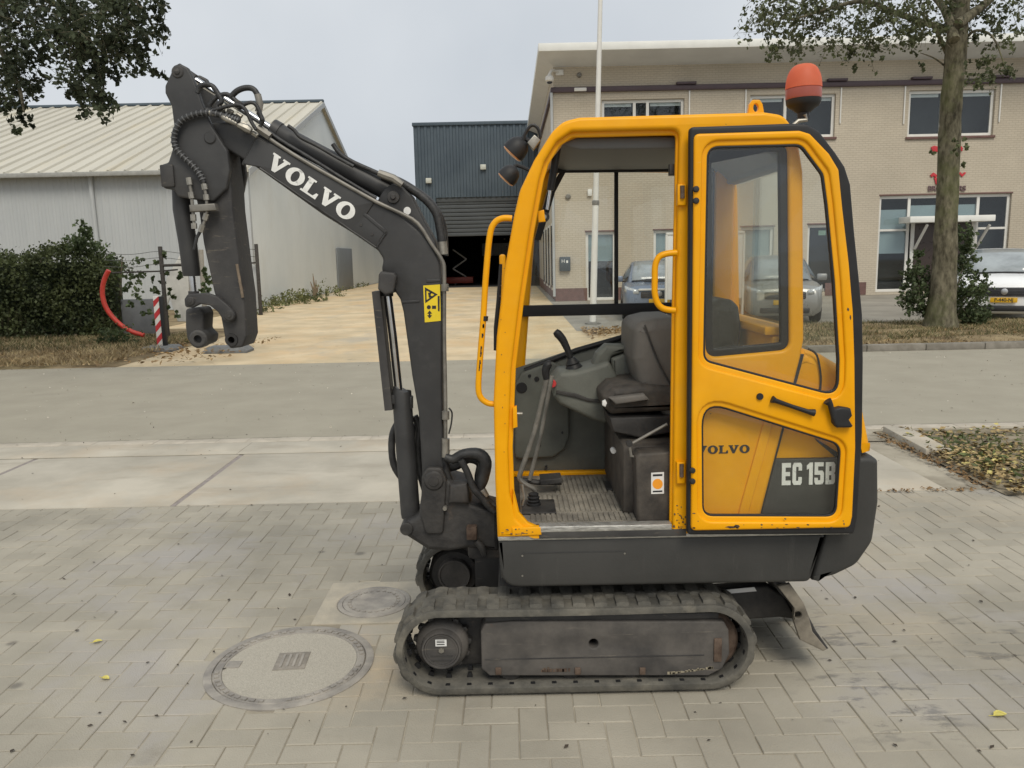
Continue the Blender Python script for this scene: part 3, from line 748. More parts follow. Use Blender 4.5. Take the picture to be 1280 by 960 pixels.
LT['5'] = ([(0, .12), (.12, 0), (.76, 0), (.9, .12), (.9, .52), (.78, .62), (.33, .62), (.33, .82), (.85, .82), (.85, 1), (0, 1), (0, .44), (.57, .44), (.57, .18), (.33, .18), (.33, .30), (0, .30)], [], .95)
LT['B'] = ([(0, 0), (.76, 0), (.9, .1), (.9, .42), (.82, .5), (.9, .58), (.9, .9), (.76, 1), (0, 1)], [[(.33, .18), (.57, .18), (.57, .41), (.33, .41)], [(.33, .59), (.57, .59), (.57, .82), (.33, .82)]], .95)
def lettering(word, p0, p1, ptop, Y, m, parent, gap=.08, space=.35, th=.0025):
    """letters along the baseline p0-p1 (pixels in plane Y); ptop = top of the first letter"""
    o, a, b = (Vector(XZ(*q, Y)) for q in (p0, p1, ptop)); A = a - o; B = b - o
    tot = sum(space if ch == ' ' else LT[ch][2] + gap for ch in word) - gap; u = 0
    for ch in word:
        if ch == ' ': u += space; continue
        out, hs_, w = LT[ch]
        f = lambda q: tuple(o + A * ((u + q[0]) / tot) + B * q[1])
        plate('letter', [f(q) for q in out], [[f(q) for q in h] for h in hs_], Y - th * .5, Y + th, m, parent, .0)
        u += w + gap

# --- cab
def fillet_px(pts, r, n=7): return fillet(pts, r, n)
outer = [(622, 671), (619, 600), (617, 500), (621, 420), (631, 335), (643, 268), (650, 238), (668, 200), (690, 165), (704, 152), (724, 147), (955, 140.5), (978, 144), (995, 165), (1003, 215), (1004, 425), (1000, 446), (945, 664), (860, 667)]
opening = [(668, 664), (650, 645), (643, 615), (641, 560), (645, 460), (655, 378), (668, 290), (680, 225), (686, 205), (700, 182), (716, 171), (846, 168), (841, 400), (838, 662)]
rearwin = fillet_px([(880, 182), (984, 179), (986, 437), (882, 447)], 14)
oXZ, opXZ, rwXZ = PL(outer, YC), PL(opening, YC), PL(rearwin, YC)
cabo = fillet(oXZ, [0.0] * 5 + [.05, .1, .1, .1, .08, .05, .02, .06, .08, .04, .02, .02, .0, .0])
band_hole = offs(opXZ, .017)
band_hole = [(x, z) if z > .72 else (x, max(z, .66)) for x, z in band_hole]
band_hole[-1] = (opXZ[-1][0] + .008, .665); band_hole[-2] = (opXZ[-2][0] + .008, opXZ[-2][1]); band_hole[-3] = (opXZ[-3][0] + .008, band_hole[-3][1])
cf = plate('cab_side_frame', cabo, [fillet(band_hole, .03), rwXZ], YC - .012, YC + .055, YEL, EX, .014, 4, label='yellow cab frame on the open door side')
plate('cab_frame_flange', fillet(offs(oXZ, -.010), .02), [fillet(opXZ, .012), offs(rwXZ, .012)], YC + .014, YC + .034, YEL, EX, .006)
plate('rear_window_seal', offs(rwXZ, .004), [offs(rwXZ, -.028)], YC + .002, YC + .03, BLK, EX, .006)
plate('rear_side_glass', offs(rwXZ, -.02), [], YC + .014, YC + .019, GLS, EX, .001)
# far side of the cab
farhole = fillet(PL([(656, 462), (720, 437), (790, 417), (888, 395), (892, 216), (700, 213), (684, 240), (668, 300)], YF - .05), .02)
ff = plate('cab_side_frame', cabo, [farhole], YF - .06, YF, YEL, EX, .02, 3, label='yellow cab frame on the far side')
inner = PL([(640, 462), (720, 435), (790, 415), (900, 392), (905, 600), (640, 600)], YF - .075)
plate('side_trim', inner, [], YF - .085, YF - .068, INT, EX, .004)
fh2 = PL([(656, 462), (720, 437), (790, 417), (888, 395)], YF - .06)
MB().tube([(x, YF - .09, z) for x, z in fh2], .013, 10).build('window_seal', BLK, EX)
plate('far_window_glass', farhole, [], YF - .034, YF - .029, GLS, EX, .0005)
YG = YF - .075
pplate('window_rail', [(654, 382), (892, 377), (892, 391), (653, 396)], YG - .01, .02, BLK, EX, bev=.003)
pplate('window_divider', [(768, 214), (773, 214), (773, 381), (768, 381)], YG, .012, BLK, EX, bev=.002)
pplate('window_header', [(690, 204), (893, 201), (893, 214), (686, 216)], YG - .012, .02, BLK, EX, bev=.003)
pplate('roof_edge_trim', [(668, 300), (684, 240), (704, 208), (712, 206), (694, 240), (676, 300)], YG - .01, .02, BLK, EX, bev=.003)
# roof, headliner, rear wall, front screen
def prof(pts, Y): return PL(pts, Y)
rt = prof([(676, 192), (690, 168), (704, 155), (724, 150), (955, 143.5), (978, 147), (996, 167), (1000, 185), (990, 186), (970, 165), (730, 166), (706, 176), (690, 196)], YC)
link('roof', plate_mesh('roof', fillet(rt, .02), [], YC + .03, YF - .03, .006, 2), YEL, EX)
hl = prof([(700, 178), (722, 168.5), (975, 165.5), (990, 190), (980, 200), (960, 181), (728, 184)], YC)
plate('headliner', hl, [], YC + .06, YF - .07, CEIL, EX, .008)
XRW = P(1000, 300, YC).x
zr = 1.40
bx('rear_panel', (XRW - .07, YC + .06, .68), (XRW - .0, YF - .06, zr), YEL, EX, .012)
bx('rear_sill', (XRW - .10, YC + .06, zr + .002), (XRW + .005, YF - .06, zr + .035), YEL, EX, .008)
rg = MB(); rg.box((XRW - .03, YC + .06, zr + .04), (XRW - .025, YF - .06, 2.1)); rg.build('rear_glass', GLS, EX)
bx('rear_header', (XRW - .07, YC + .06, 2.02), (XRW - .01, YF - .06, 2.12), CEIL, EX, .01)
bx('far_pillar_seal', (XRW - .150, YF - .10, zr), (XRW - .118, YF - .065, 2.08), BLK, EX, .008)
bx('far_rear_pillar', (XRW - .117, YF - .12, zr + .02), (XRW - .035, YF - .062, 2.08), YEL, EX, .012)
fs = [Vector((x, 0, z)) for x, z in PL([(622, 660), (620, 600), (619, 500), (623, 420), (633, 335), (646, 265), (654, 236), (672, 200), (688, 174)], YC)]
rings = [[(p.x + .012, YC + .05, p.z), (p.x + .016, YC + .05, p.z + .002), (p.x + .016, YF - .06, p.z + .002), (p.x + .012, YF - .06, p.z)] for p in fs[1:]]
MB().loft(rings, closed=True).build('windscreen', GLS, EX)
x0 = oXZ[0][0]
bx('front_cross_beam', (x0 + .005, YC + .05, .655), (x0 + .06, YF - .05, .74), YEL, EX, .008)
bx('windscreen_frame', (P(623, 420, YC).x + .0, YF - .1, P(623, 420, YC).z - .35), (P(623, 420, YC).x + .03, YF - .055, P(623, 420, YC).z + .3), YEL, EX, .01)
# floor
zf = P(750, 660, YC).z
fl = bx('cab_floor', (x0 + .03, YC + .04, zf - .05), (XRW - .05, YF - .06, zf - .004), DUST, EX, .0)
mt = MB(); xa_, xb_ = P(650, 620, 3.3).x, P(790, 620, 3.3).x
mt.box((xa_, YC + .06, zf - .003), (xb_ + .05, YF - .10, zf + .004), .002)
for (ya, yb, xs0, xs1) in ((YC + .07, YC + .17, .04, .56), (YC + .19, YC + .42, .10, .56), (YC + .44, YC + .70, .16, .52)):
    x = xa_ + xs0
    while x < xa_ + xs1:
        mt.box((x, ya, zf + .003), (x + .0135, yb, zf + .0095)); x += .021
mt.build('floor_mat', MATM, EX)
pp = G(668, 635, zf)
bx('mat_plate', (xa_ + .005, YC + .16, zf + .005), (xa_ + .145, YC + .34, zf + .014), CAST, EX, .003)
bx('foot_plate', (xa_ + .385, YC + .46, zf + .010), (xa_ + .50, YC + .60, zf + .016), CAST, EX, .003)
pplate('door_sill', [(674, 658.5), (840, 655.5), (840, 662.5), (674, 666)], YC - .018, .05, ALU, EX, bev=.004)
pplate('sill_skirt', [(674, 665), (858, 661.5), (858, 670), (674, 673.5)], YC - .0165, .03, GREYW, EX, bev=.003)
sl = MB()
for k in range(34):
    q = P(674 + k * 4.9, 659, YC); sl.box((q.x, YC + .006, zf - .002), (q.x + .008, YC + .03, zf + .0085 + .004))
sl.build('sill_tread', ALU, EX, kind='stuff')
bx('far_sill', (x0 + .06, YF - .13, zf + .0), (XRW - .3, YF - .09, zf + .02), YEL, EX, .004)
pplate('pillar_gusset', [(641, 612), (648, 640), (660, 654), (676, 661), (676, 667), (640, 668)], YC - .004, .03, YEL, EX, bev=.006)
pplate('frame_foot', [(640, 660), (676, 659), (677, 669), (640, 670.5)], YC - .020, .03, YEL, EX, bev=.005)
# lower quarter panel lettering seen through the door
lettering('VOLVO', (871, 567.5), (937, 566), (871, 557.5), YC - .013, BLKP, cf)
lettering('EC 15B', (977, 606.5), (1044, 605), (977.5, 579), YC - .0125, WHT, cf, gap=.12, space=.3)
pplate('panel_ridge', [(917, 664), (956, 524), (967, 528), (930, 664)], YC - .02, .012, YEL, EX, bev=.005)
# interior trim
tp = pplate('kick_panel', [(644, 480), (652, 466), (690, 452), (704, 458), (712, 500), (712, 545), (706, 562), (692, 572), (644, 575)], YF - .115, .045, INT, EX, bev=.012, rr=.03)
for q, r in (((652, 485), .026), ((671, 474), .012), ((662, 470), .008)): pin('vent', q[0], q[1], YF - .12, r, .03, BLK, tp, 18)
for q in ((703, 541), (675, 557), (683, 585)): pin('screw', q[0], q[1], YF - .12, .006, .03, BLKP, tp, 8)
cs = pplate('console', [(690, 478), (700, 466), (722, 464), (762, 452), (772, 470), (770, 520), (757, 530), (742, 526), (700, 506), (692, 496)], 3.44, .24, INT, EX, bev=.02, rr=.02)
pplate('console_seam', [(696, 488), (720, 492), (735, 498), (768, 502), (768, 506), (735, 502), (718, 497), (695, 492)], 3.432, .012, CAST, cs, bev=.003)
pplate('arm_rest', [(738, 462), (746, 442), (758, 431), (785, 432), (787, 438), (765, 446), (760, 462)], 3.5, .10, INT, cs, bev=.018, rr=.012)
pplate('console_back', [(764, 448), (792, 438), (794, 512), (768, 515)], 3.5, .14, INT, cs, bev=.015, rr=.01)
pin('stop_button', 691, 480, 3.425, .016, .03, REDP, cs, 16)
jb = MB(); base = P(720, 470, 3.54); axis = (P(712, 440, 3.54) - base).normalized()
jb.lathe(base, axis, [(.052, -.006), (.05, .006), (.042, .012), (.046, .018), (.036, .032), (.040, .038), (.030, .054), (.033, .060), (.022, .075), (.018, .085)], 24).build('joystick_boot', BLK, cs)
rod('joystick_grip', [(713, 447), (709, 436), (703, 424), (697, 417), (694, 414)], 3.54, [.013, .015, .018, .019, .013], BLK, cs, 12, 3)
lv = MB().tube([P(684, 472, 3.25), P(668, 540, 3.25), P(651, 590, 3.25), P(650, 599, 3.25), P(658, 606, 3.25), P(668, 612, 3.26), P(669, 622, 3.27)], .0105, 10, 4).build('travel_lever', PIPE, EX)
MB().tube([P(683, 474, 3.25), P(682, 463, 3.25), P(685, 456, 3.25), P(689, 454, 3.25)], [.013, .017, .018, .012], 10, 3).build('lever_grip', BLK, lv)
bt = P(667, 628, 3.22)
MB().lathe((bt.x, 3.22, zf + .012), (0, 0, 1), [(.03, 0), (.03, .01), (.024, .013), (.028, .022), (.022, .026), (.026, .036), (.020, .04), (.022, .05), (.012, .055)], 20).build('lever_boot', BLK, lv)
pd = rod('foot_pedal', [(653, 600), (672, 603), (702, 603)], 3.42, [.012, .013, .012], CAST, EX, 8)
pplate('pedal_pad', [(675, 600), (702, 598), (703, 604), (676, 607)], 3.38, .10, CAST, pd, bev=.003)
rod('travel_lever', [(690, 470), (676, 545), (662, 600)], 3.40, .009, PIPE, EX, 8)
rod('pedal_link', [(653, 606), (656, 622), (653, 632)], 3.18, .005, STEEL, EX, 8)
pplate('door_stop_bracket', [(641, 510), (646, 508), (647, 534), (641, 536)], YC - .002, .03, YEL, EX, bev=.003)
rod('striker', [(646, 517), (653, 517)], YC + .02, .006, STEEL, EX, 8)
# seat
sb = pplate('seat_back', [(793, 412), (800, 403), (820, 398), (846, 397), (862, 404), (866, 440), (866, 545), (848, 540), (822, 510), (800, 482), (792, 450)], 3.22, .42, SEATM, EX, bev=.045, rr=.03)
MB().tube([P(806, 406, 3.214), P(822, 450, 3.212), P(838, 480, 3.212), P(850, 500, 3.213)], .004, 8, 4).build('seat_piping', CAST, sb)
sc_ = pplate('seat_cushion', [(753, 496), (766, 484), (800, 480), (850, 482), (852, 514), (765, 519), (755, 510)], 3.20, .44, DUST, EX, bev=.03, rr=.02)
pplate('cushion_fold', [(762, 498), (806, 493), (812, 500), (770, 506)], 3.15, .05, SEATM, sc_, bev=.008)
pplate('seat_rail', [(762, 522), (846, 520), (846, 540), (800, 548), (766, 540)], 3.2, .40, CAST, EX, bev=.01)
pplate('seat_lever', [(753, 502), (757, 500), (759, 504), (757, 509), (753, 507)], 3.14, .02, STKW, EX, bev=.004)
rod('seat_damper', [(787, 556), (834, 530)], 3.05, .006, PIPE, EX, 8)
pin('damper_eye', 787, 555, 3.04, .013, .02, CAST, EX, 14)
rod('seat_bracket', [(787, 557), (789, 570), (796, 571)], 3.05, .006, PIPE, EX, 8)
sbx = bx('seat_base', (P(768, 600, 3.35).x, 3.10, zf), (P(875, 600, 3.2).x, YF - .1, P(780, 540, 3.35).z), DUST, EX, .02)
pin('key_barrel', 767, 564, 3.30, .012, .03, STKW, sbx, 12)
bb = pplate('battery_box', [(795, 572), (800, 567), (862, 564), (862, 657), (797, 658)], YC + .045, .11, DUST, EX, bev=.012)
yb_ = YC + .0442
pplate('safety_sticker', [(814, 591), (830, 590), (830, 617), (814, 617.5)], yb_, .001, STKW, bb, bev=0)
pplate('sticker_dot', circ_px(822, 605, 6.5, 18), yb_ - .0006, .0008, STKO, bb, bev=0)
pplate('sticker_print', [(816, 593), (828, 592.5), (828, 595), (816, 595.5)], yb_ - .0006, .0008, BLKP, bb, bev=0)
pplate('sticker_print', [(816, 613.5), (828, 613), (828, 615), (816, 615.5)], yb_ - .0006, .0008, BLKP, bb, bev=0)
pin('box_cap', 822, 568, YC + .07, .012, .04, PIPE, bb, 14)
pplate('rear_storage_pad', [(884, 392), (890, 380), (902, 374), (918, 375), (927, 384), (930, 410), (926, 440), (884, 444)], 3.3, .32, BLK, EX, bev=.05, rr=.03)
# handles, strut, hinges
rod('front_handle', [(640, 273), (628, 273), (618, 279), (612, 296), (607, 350), (604, 400), (600, 450), (598, 484), (601, 497), (610, 504), (620, 505)], YC + .02, .0115, YEL, EX, 12, 4)
rod('handle_worn_band', [(606.2, 395), (605.6, 401)], YC + .02, .0125, BLK, EX, 12)
rod('grab_handle', [(846, 316), (834, 317), (824, 321), (819, 332), (818.5, 350), (818.5, 366), (822, 379), (830, 386), (844, 388)], YC - .02, .0115, YEL, EX, 12, 4)
st = rod('gas_strut', [(688, 236), (684, 262)], YC + .14, .0065, CHR, EX, 10)
rod('strut_barrel', [(697, 182), (688, 238)], YC + .14, .014, BLK, st, 12)
pin('strut_ball', 680.5, 271, YC + .06, .019, .03, BLK, st, 18)
pin('strut_pin', 680.5, 271, YC + .052, .009, .01, STEEL, st, 12)
pplate('strut_bracket', [(672, 264), (680, 262), (682, 277), (673, 278)], YC + .05, .02, YEL, EX, bev=.003)
rod('wiper', [(626, 330), (623, 380), (621, 410), (619, 438)], YC + .10, [.006, .009, .012, .006], BLK, EX, 8)
pplate('cab_lamp', [(837, 205), (848, 204), (848, 219), (837, 219)], YC + .05, .03, CAST, EX, bev=.005)
# lifting eye, beacon, work lamps
pplate('lifting_eye', [(935, 144), (937, 130), (941, 124.5), (950, 124.5), (953.5, 130), (956, 144)], YC + .08, .02, YEL, EX, holes=[ell(945, 134.5, 3.2, 5.2, 14)], bev=.003, rr=.006)
bc = P(1004, 148, 3.12); tipb = P(1005, 80, 3.12); hb = (tipb - bc).length; ax = (tipb - bc).normalized()
rb = .066
bea = MB().lathe(bc, ax, [(.020, -.01), (.022, .02), (.030, .024), (.040, .034), (.055, .042), (.062, .052), (.064, .068)], 32).build('beacon', BLK, EX)
MB().lathe(bc, ax, [(.0635, .069), (.0650, .075), (.0645, .105), (.0635, .106)], 32).build('lens_band', LENSD, bea)
h0 = .107
MB().lathe(bc, ax, [(.0655 * math.cos(t / 12 * math.pi / 2) ** .62, h0 + (hb - h0) * math.sin(t / 12 * math.pi / 2)) for t in range(13)], 32).build('lens', LENS, bea)
MB().lathe(bc, ax, [(.025, h0 + .012), (.028, h0 + .03), (.0, h0 + .032)], 16).build('reflector', LAMPG, bea)
rod('beacon_bracket', [(990, 158), (998, 151), (1008, 150), (1006, 143)], 3.10, .008, STEEL, bea, 8)
def work_lamp(px, py, Y, s):
    c = P(px, py, Y); d = Vector((-.66, .13, -.70)).normalized(); k_ = .66 if s == 1 else .70
    w = MB().lathe(c - d * .035, d, [(r_ * k_, h_2 * k_) for r_, h_2 in ((.012, -.035), (.035, -.028), (.056, -.005), (.066, .03), (.068, .06), (.063, .062), (.060, .052))], 28).build('work_lamp', BLK, EX)
    MB().lathe(c - d * .035, d, [(r_ * k_, h_2 * k_) for r_, h_2 in ((.061, .056), (.061, .068), (.045, .074), (.0, .078))], 28).build('lamp_lens', LAMPG, w)
    e = P(px + 24, py - 14, Y)
    MB().tube([c - d * .05, (c + e) / 2 + Vector((0, 0, .03)), e + Vector((.02, 0, -.02))], .009, 8, 3).build('lamp_bracket', BLK, w)
    return w
w1 = work_lamp(642, 190, YC + .10, 1)
w2 = work_lamp(634, 222, YF - .10, 2)
pplate('lamp_connector', [(659, 178), (668, 168), (676, 175), (667, 188)], YC + .06, .03, STEEL, w1, bev=.004)
rod('lamp_cable', [(653, 182), (656, 168), (664, 157), (672, 160), (676, 172)], YC + .08, .006, BLK, w1, 8, 4)

# --- the door, swung right back along the machine's side
YD = YC - .085
d_out = [(864, 664), (868, 167), (1000, 163), (1013, 167), (1037, 192), (1049, 212), (1054, 262), (1062, 330), (1067, 390), (1069, 450), (1070, 560), (1066, 646), (1063, 660)]
d_up = fillet([(880, 452), (885, 182.5), (1003, 179.5), (1031, 217), (1036, 255), (1045, 350), (1051, 450), (1050, 497)], [14, 16, 16, 20, 0, 0, 0, 24], 7)
d_lo = fillet([(879, 646.5), (878, 501), (1053, 556), (1047, 647)], [14, 24, 16, 14], 7)
dO, dU, dL = fillet(PL(d_out, YD), .02), PL(d_up, YD), PL(d_lo, YD)
DR = plate('cab_door', dO, [offs(dU, .018), offs(dL, .018)], YD, YD + .034, YEL, EX, .009, 3, label='open yellow cab door with two windows')
plate('door_inner_flange', offs(dO, -.012), [dU, dL], YD + .010, YD + .026, YEL, DR, .005)
plate('upper_glass', offs(dU, .006), [], YD + .0185, YD + .0225, GLS, DR, .0005)
plate('lower_glass', offs(dL, .006), [], YD + .0185, YD + .0225, GLS, DR, .0005)
plate('upper_glass_seal', offs(dU, .004), [offs(dU, -.007)], YD + .0125, YD + .0285, BLK, DR, .003)
plate('lower_glass_seal', offs(dL, .004), [offs(dL, -.006)], YD + .0125, YD + .0285, BLK, DR, .003)
s_out = [(858, 667), (861, 159.5), (988, 155), (1007, 156), (1022, 165), (1042, 191), (1054, 209), (1061, 231), (1066, 290), (1072, 349), (1076, 393), (1077, 450), (1076, 540), (1070, 646), (1066, 666)]
plate('door_seal', fillet(PL(s_out, YD + .03), .015), [offs(dO, -.014)], YD + .012, YD + .05, BLK, DR, .010, 3)
hd = rod('door_handle', [(965, 499), (970, 501), (990, 508), (1010, 514.5), (1018, 516)], YD - .012, [.014, .009, .0075, .009, .014], BLK, DR, 10)
pin('door_knob', 950.5, 496, YD - .008, .0125, .02, BLK, DR, 16)
lt = pplate('door_latch', [(1042, 512), (1052, 509), (1064, 511), (1066, 520), (1062, 525), (1067, 533), (1064, 535), (1047, 535), (1043, 530)], YD - .03, .045, BLK, DR, bev=.008)
rod('latch_lever', [(1034, 501), (1038, 506), (1042, 522), (1048, 532)], YD - .02, [.016, .010, .009, .010], BLK, lt, 10)
for q in ((870, 236.5), (870, 251), (865.5, 588), (865.5, 601.5)):
    MB().lathe(P(q[0], q[1], YD), (0, -1, 0), [(.011, -.004), (.011, .004), (.008, .008), (0, .009)], 14).build('hinge_bolt', BLKP, DR)
for q in ((853, 244), (852, 592)):
    h_ = pplate('hinge', [(q[0] - 6, q[1] - 14), (q[0] + 5, q[1] - 14), (q[0] + 5, q[1] + 13), (q[0] - 6, q[1] + 13)], YC - .03, .03, YEL, EX, bev=.005)
    rod('hinge_pin', [(q[0], q[1] - 12), (q[0], q[1] + 4)], YC - .032, .008, RUST, h_, 10)
ch = MB()
for (cx, cy, w, hh) in ((914, 659, 16, 3), (921, 658, 8, 4.5), (952, 656, 3, 2.5), (1055, 655, 1.5, 4), (1060, 387, 3, 5), (1063, 397, 2, 7)):
    q = PL([(cx - w * .5, cy), (cx - w * .2, cy - hh * .5), (cx + w * .3, cy - hh * .35), (cx + w * .5, cy + hh * .1), (cx + w * .1, cy + hh * .45)], YD)
    ch.prism(q, YD - .0008, YD + .002)
ch.build('rust_chip', RUST, DR, smooth=0)
cc = MB()
def chip(cx, cy, w, hh, Y, b=cc):
    b.prism(PL([(cx - w * .5, cy), (cx - w * .2, cy - hh * .5), (cx + w * .3, cy - hh * .35), (cx + w * .5, cy + hh * .1), (cx + w * .1, cy + hh * .45)], Y), Y - .0008, Y + .002)
for k in range(26):
    chip(rnd.uniform(842, 857), 664 - abs(rnd.gauss(0, 16)), rnd.uniform(1, 3), rnd.uniform(1, 3.5), YC - .012)
for k in range(14):
    chip(rnd.uniform(624, 672), 668 - abs(rnd.gauss(0, 3)), rnd.uniform(1, 4), rnd.uniform(.8, 2), YC - .0205)
for k in range(16):
    chip(rnd.uniform(625, 634), rnd.uniform(200, 660), rnd.uniform(.7, 1.6), rnd.uniform(.8, 2.6), YC - .0125)
cc.build('rust_chip', RUST, cf, smooth=0)
dc = MB()
for k in range(22):
    chip(rnd.choice((867.5, rnd.uniform(868, 1060), rnd.uniform(868, 1060))), rnd.choice((659.5, 660, 656, rnd.uniform(640, 661))), rnd.uniform(1, 5), rnd.uniform(.8, 2), YD, dc)
dc.build('rust_chip', RUST, DR, smooth=0)
hc = MB()
for k in range(18):
    t = rnd.random(); q = P(605.5 - 5.5 * t, 405 + 62 * t, YC + .0075); hc.box(q + Vector((-.006, -.0006, -.003)), q + Vector((rnd.uniform(-.003, .001), .002, rnd.uniform(.001, .008))))
hc.build('paint_chip', BLKP, EX, smooth=0)

# --- swing post, boom, arm
YB = YM - .08
sw = pplate('swing_post', [(528, 606), (560, 600), (568, 604), (585, 609), (587, 630), (624, 640), (624, 690), (585, 686), (560, 690), (535, 688), (508, 671), (503, 662), (507, 654), (523, 645)], YB - .03, .22, CAST, EX, bev=.02, rr=.015)
pplate('post_cheek', [(527, 596), (534, 585), (552, 585), (558, 600), (556, 640), (554, 668), (532, 668), (526, 645)], YB - .045, .03, CAST, sw, bev=.008, rr=.02)
pplate('post_block', [(562, 606), (584, 604), (586, 630), (560, 630)], YB - .06, .08, CAST, sw, bev=.015)
bx('mount_beam', (P(585, 650, YM).x, YM - .10, P(600, 690, YM).z), (.02, YM + .16, P(600, 640, YM).z), CAST, EX, .02)
bx('mount_bolt', (P(584, 660, YB).x, YB - .075, P(590, 668, YB).z), (P(597, 660, YB).x, YB - .03, P(590, 652, YB).z), RUST, sw, .006)
pin('boom_foot_pin', 542, 602, YB - .06, .042, .04, CAST, sw, 24, [(.02, 0), (.022, .004), (.036, .006), (.042, .012), (.042, .05)])
rod('post_fitting', [(595, 676), (602, 684), (606, 694)], YB - .05, [.014, .016, .012], CAST, sw, 10, 3)
pin('slotted_clip', 556, 636, YB - .058, .010, .02, STEEL, sw, 10)
boom_pts = [(262, 151), (285, 152), (320, 165), (342, 177), (420, 221), (470, 250), (500, 268), (524, 288), (540, 306), (550, 328), (553, 360), (553, 490), (555, 580), (556, 612), (546, 625), (534, 622), (528, 606), (527, 585), (523, 516), (515, 470), (504, 390), (500, 374), (493, 364), (480, 350), (477, 336), (479, 324), (472, 313), (440, 291), (403, 268), (320, 209), (283, 187), (262, 172)]
BO = plate('boom', fillet(PL(boom_pts, YB), .03), [], YB, YB + .16, GREY, EX, .012, 3)
# raised side plates and weld lines of the boom
pplate('boom_plate', [(303, 205), (320, 172), (342, 181), (420, 225), (468, 253), (458, 268), (482, 290), (470, 308), (440, 288), (403, 264), (325, 209)], YB - .006, .014, GREY, BO, bev=.004, rr=.008)
pplate('boom_weld', [(533, 349), (550, 349), (550, 352), (533, 353)], YB - .004, .01, GREY, BO, bev=.002)
pplate('boom_weld', [(502, 376), (524, 375), (524, 378), (502, 379)], YB - .004, .01, GREY, BO, bev=.002)
pplate('boom_weld', [(456, 266), (483, 289), (481, 292), (454, 269)], YB - .009, .01, GREY, BO, bev=.002)
for a_, b_ in (((303, 206), (320, 172)), ((321, 171), (466, 252)), ((325, 210), (470, 309)), ((471, 309), (483, 290)), ((457, 267), (483, 290))):
    rod('weld_bead', [(a_[0] + (b_[0] - a_[0]) * k / 14 + rnd.uniform(-.4, .4), a_[1] + (b_[1] - a_[1]) * k / 14 + rnd.uniform(-.4, .4)) for k in range(15)], YB - .002, [rnd.uniform(.0035, .0055) for k in range(15)], GREY, BO, 6)
pplate('cylinder_boss', [(473, 343), (476, 339), (493, 341), (496, 346), (492, 366), (482, 369), (472, 362)], YB - .025, .21, GREYW, BO, bev=.010, rr=.01)
pplate('cylinder_bracket', [(474, 246), (480, 236), (491, 229), (502, 232), (514, 244), (527, 270), (544, 302), (549, 326), (535, 304), (505, 275), (470, 255)], YB + .02, .12, GREY, BO, bev=.008, rr=.012)
pplate('bracket_badge', ell(509, 263.5, 4.6, 5, 16), YB + .016, .006, STKW, BO, bev=0)
pin('bracket_pin', 491, 246, YB + .0, .026, .16, GREYW, BO, 24, [(.008, 0), (.010, .003), (.012, .008), (.024, .010), (.026, .016), (.026, .15)])
lettering('VOLVO', (331, 207.5), (436.5, 278), (342.5, 190.5), YB - .0068, WHT, BO, gap=.05)
for q in ((451, 281), (465, 293)): pin('boom_bolt', q[0], q[1], YB - .009, .006, .012, CAST, BO, 10)
ws = pplate('warning_sticker', [(529, 357), (550, 355.5), (551, 401), (531, 403)], YB - .0022, .002, STKY, BO, bev=0)
pplate('sticker_triangle', [(531, 359), (531.5, 379), (547, 368)], YB - .0032, .001, BLKP, BO, holes=[[(533, 363), (533.3, 375), (543, 368.2)]], bev=0)
pplate('sticker_symbol', [(535, 366), (540, 365), (538, 369), (541, 371), (536, 372)], YB - .0032, .001, BLKP, BO, bev=0)
pplate('sticker_symbol', ell(536, 384, 2.6, 2.6, 10), YB - .0032, .001, BLKP, BO, bev=0)
pplate('sticker_symbol', [(540, 382), (545, 382), (545, 386), (540, 386)], YB - .0032, .001, BLKP, BO, bev=0)
pplate('sticker_symbol', [(537, 388), (540, 392), (538, 392), (538, 394), (540, 394), (537, 398), (534, 394), (536, 394), (536, 392), (534, 392)], YB - .0032, .001, BLKP, BO, bev=0)
pplate('sticker_symbol', [(547, 370), (549.5, 370), (549.5, 389), (547.5, 389)], YB - .0032, .001, BLKP, BO, bev=0)
# boom cylinder
bc_ = rod('boom_cylinder', [(503, 487), (502, 489), (507, 560), (513, 640), (513.5, 646)], YM, [.040, .042, .043, .043, .041], GREY, EX, 20)
rod('cylinder_rod', [(483.5, 360), (491, 420), (498.5, 489)], YM, .018, CHR, bc_, 16)
rod('cylinder_eye', [(484, 352), (484, 370)], YM, .026, GREY, bc_, 14)
gd = [P(470.5, 364, YM - .03), P(486.5, 512, YM - .03)]
dv = (gd[1] - gd[0]).normalized(); sd = Vector((dv.z, 0, -dv.x))
g_ = MB(); rr_ = .0165
g_.loft([[p + sd * rr_ - Vector((0, .02, 0)), p - sd * rr_ - Vector((0, .02, 0)), p - sd * rr_ + Vector((0, .08, 0)), p + sd * rr_ + Vector((0, .08, 0))] for p in gd], closed=True).build('rod_guard', GREYW, bc_)
pplate('guard_bracket', [(488, 494), (497, 494), (497, 505), (489, 506)], YM - .03, .06, GREY, bc_, bev=.004)
pplate('cylinder_port', [(512, 496), (515, 497), (515, 512), (513, 512)], YM - .03, .05, CAST, bc_, bev=.004)
pin('cylinder_foot', 508, 662, YB - .04, .028, .24, CAST, bc_, 22)
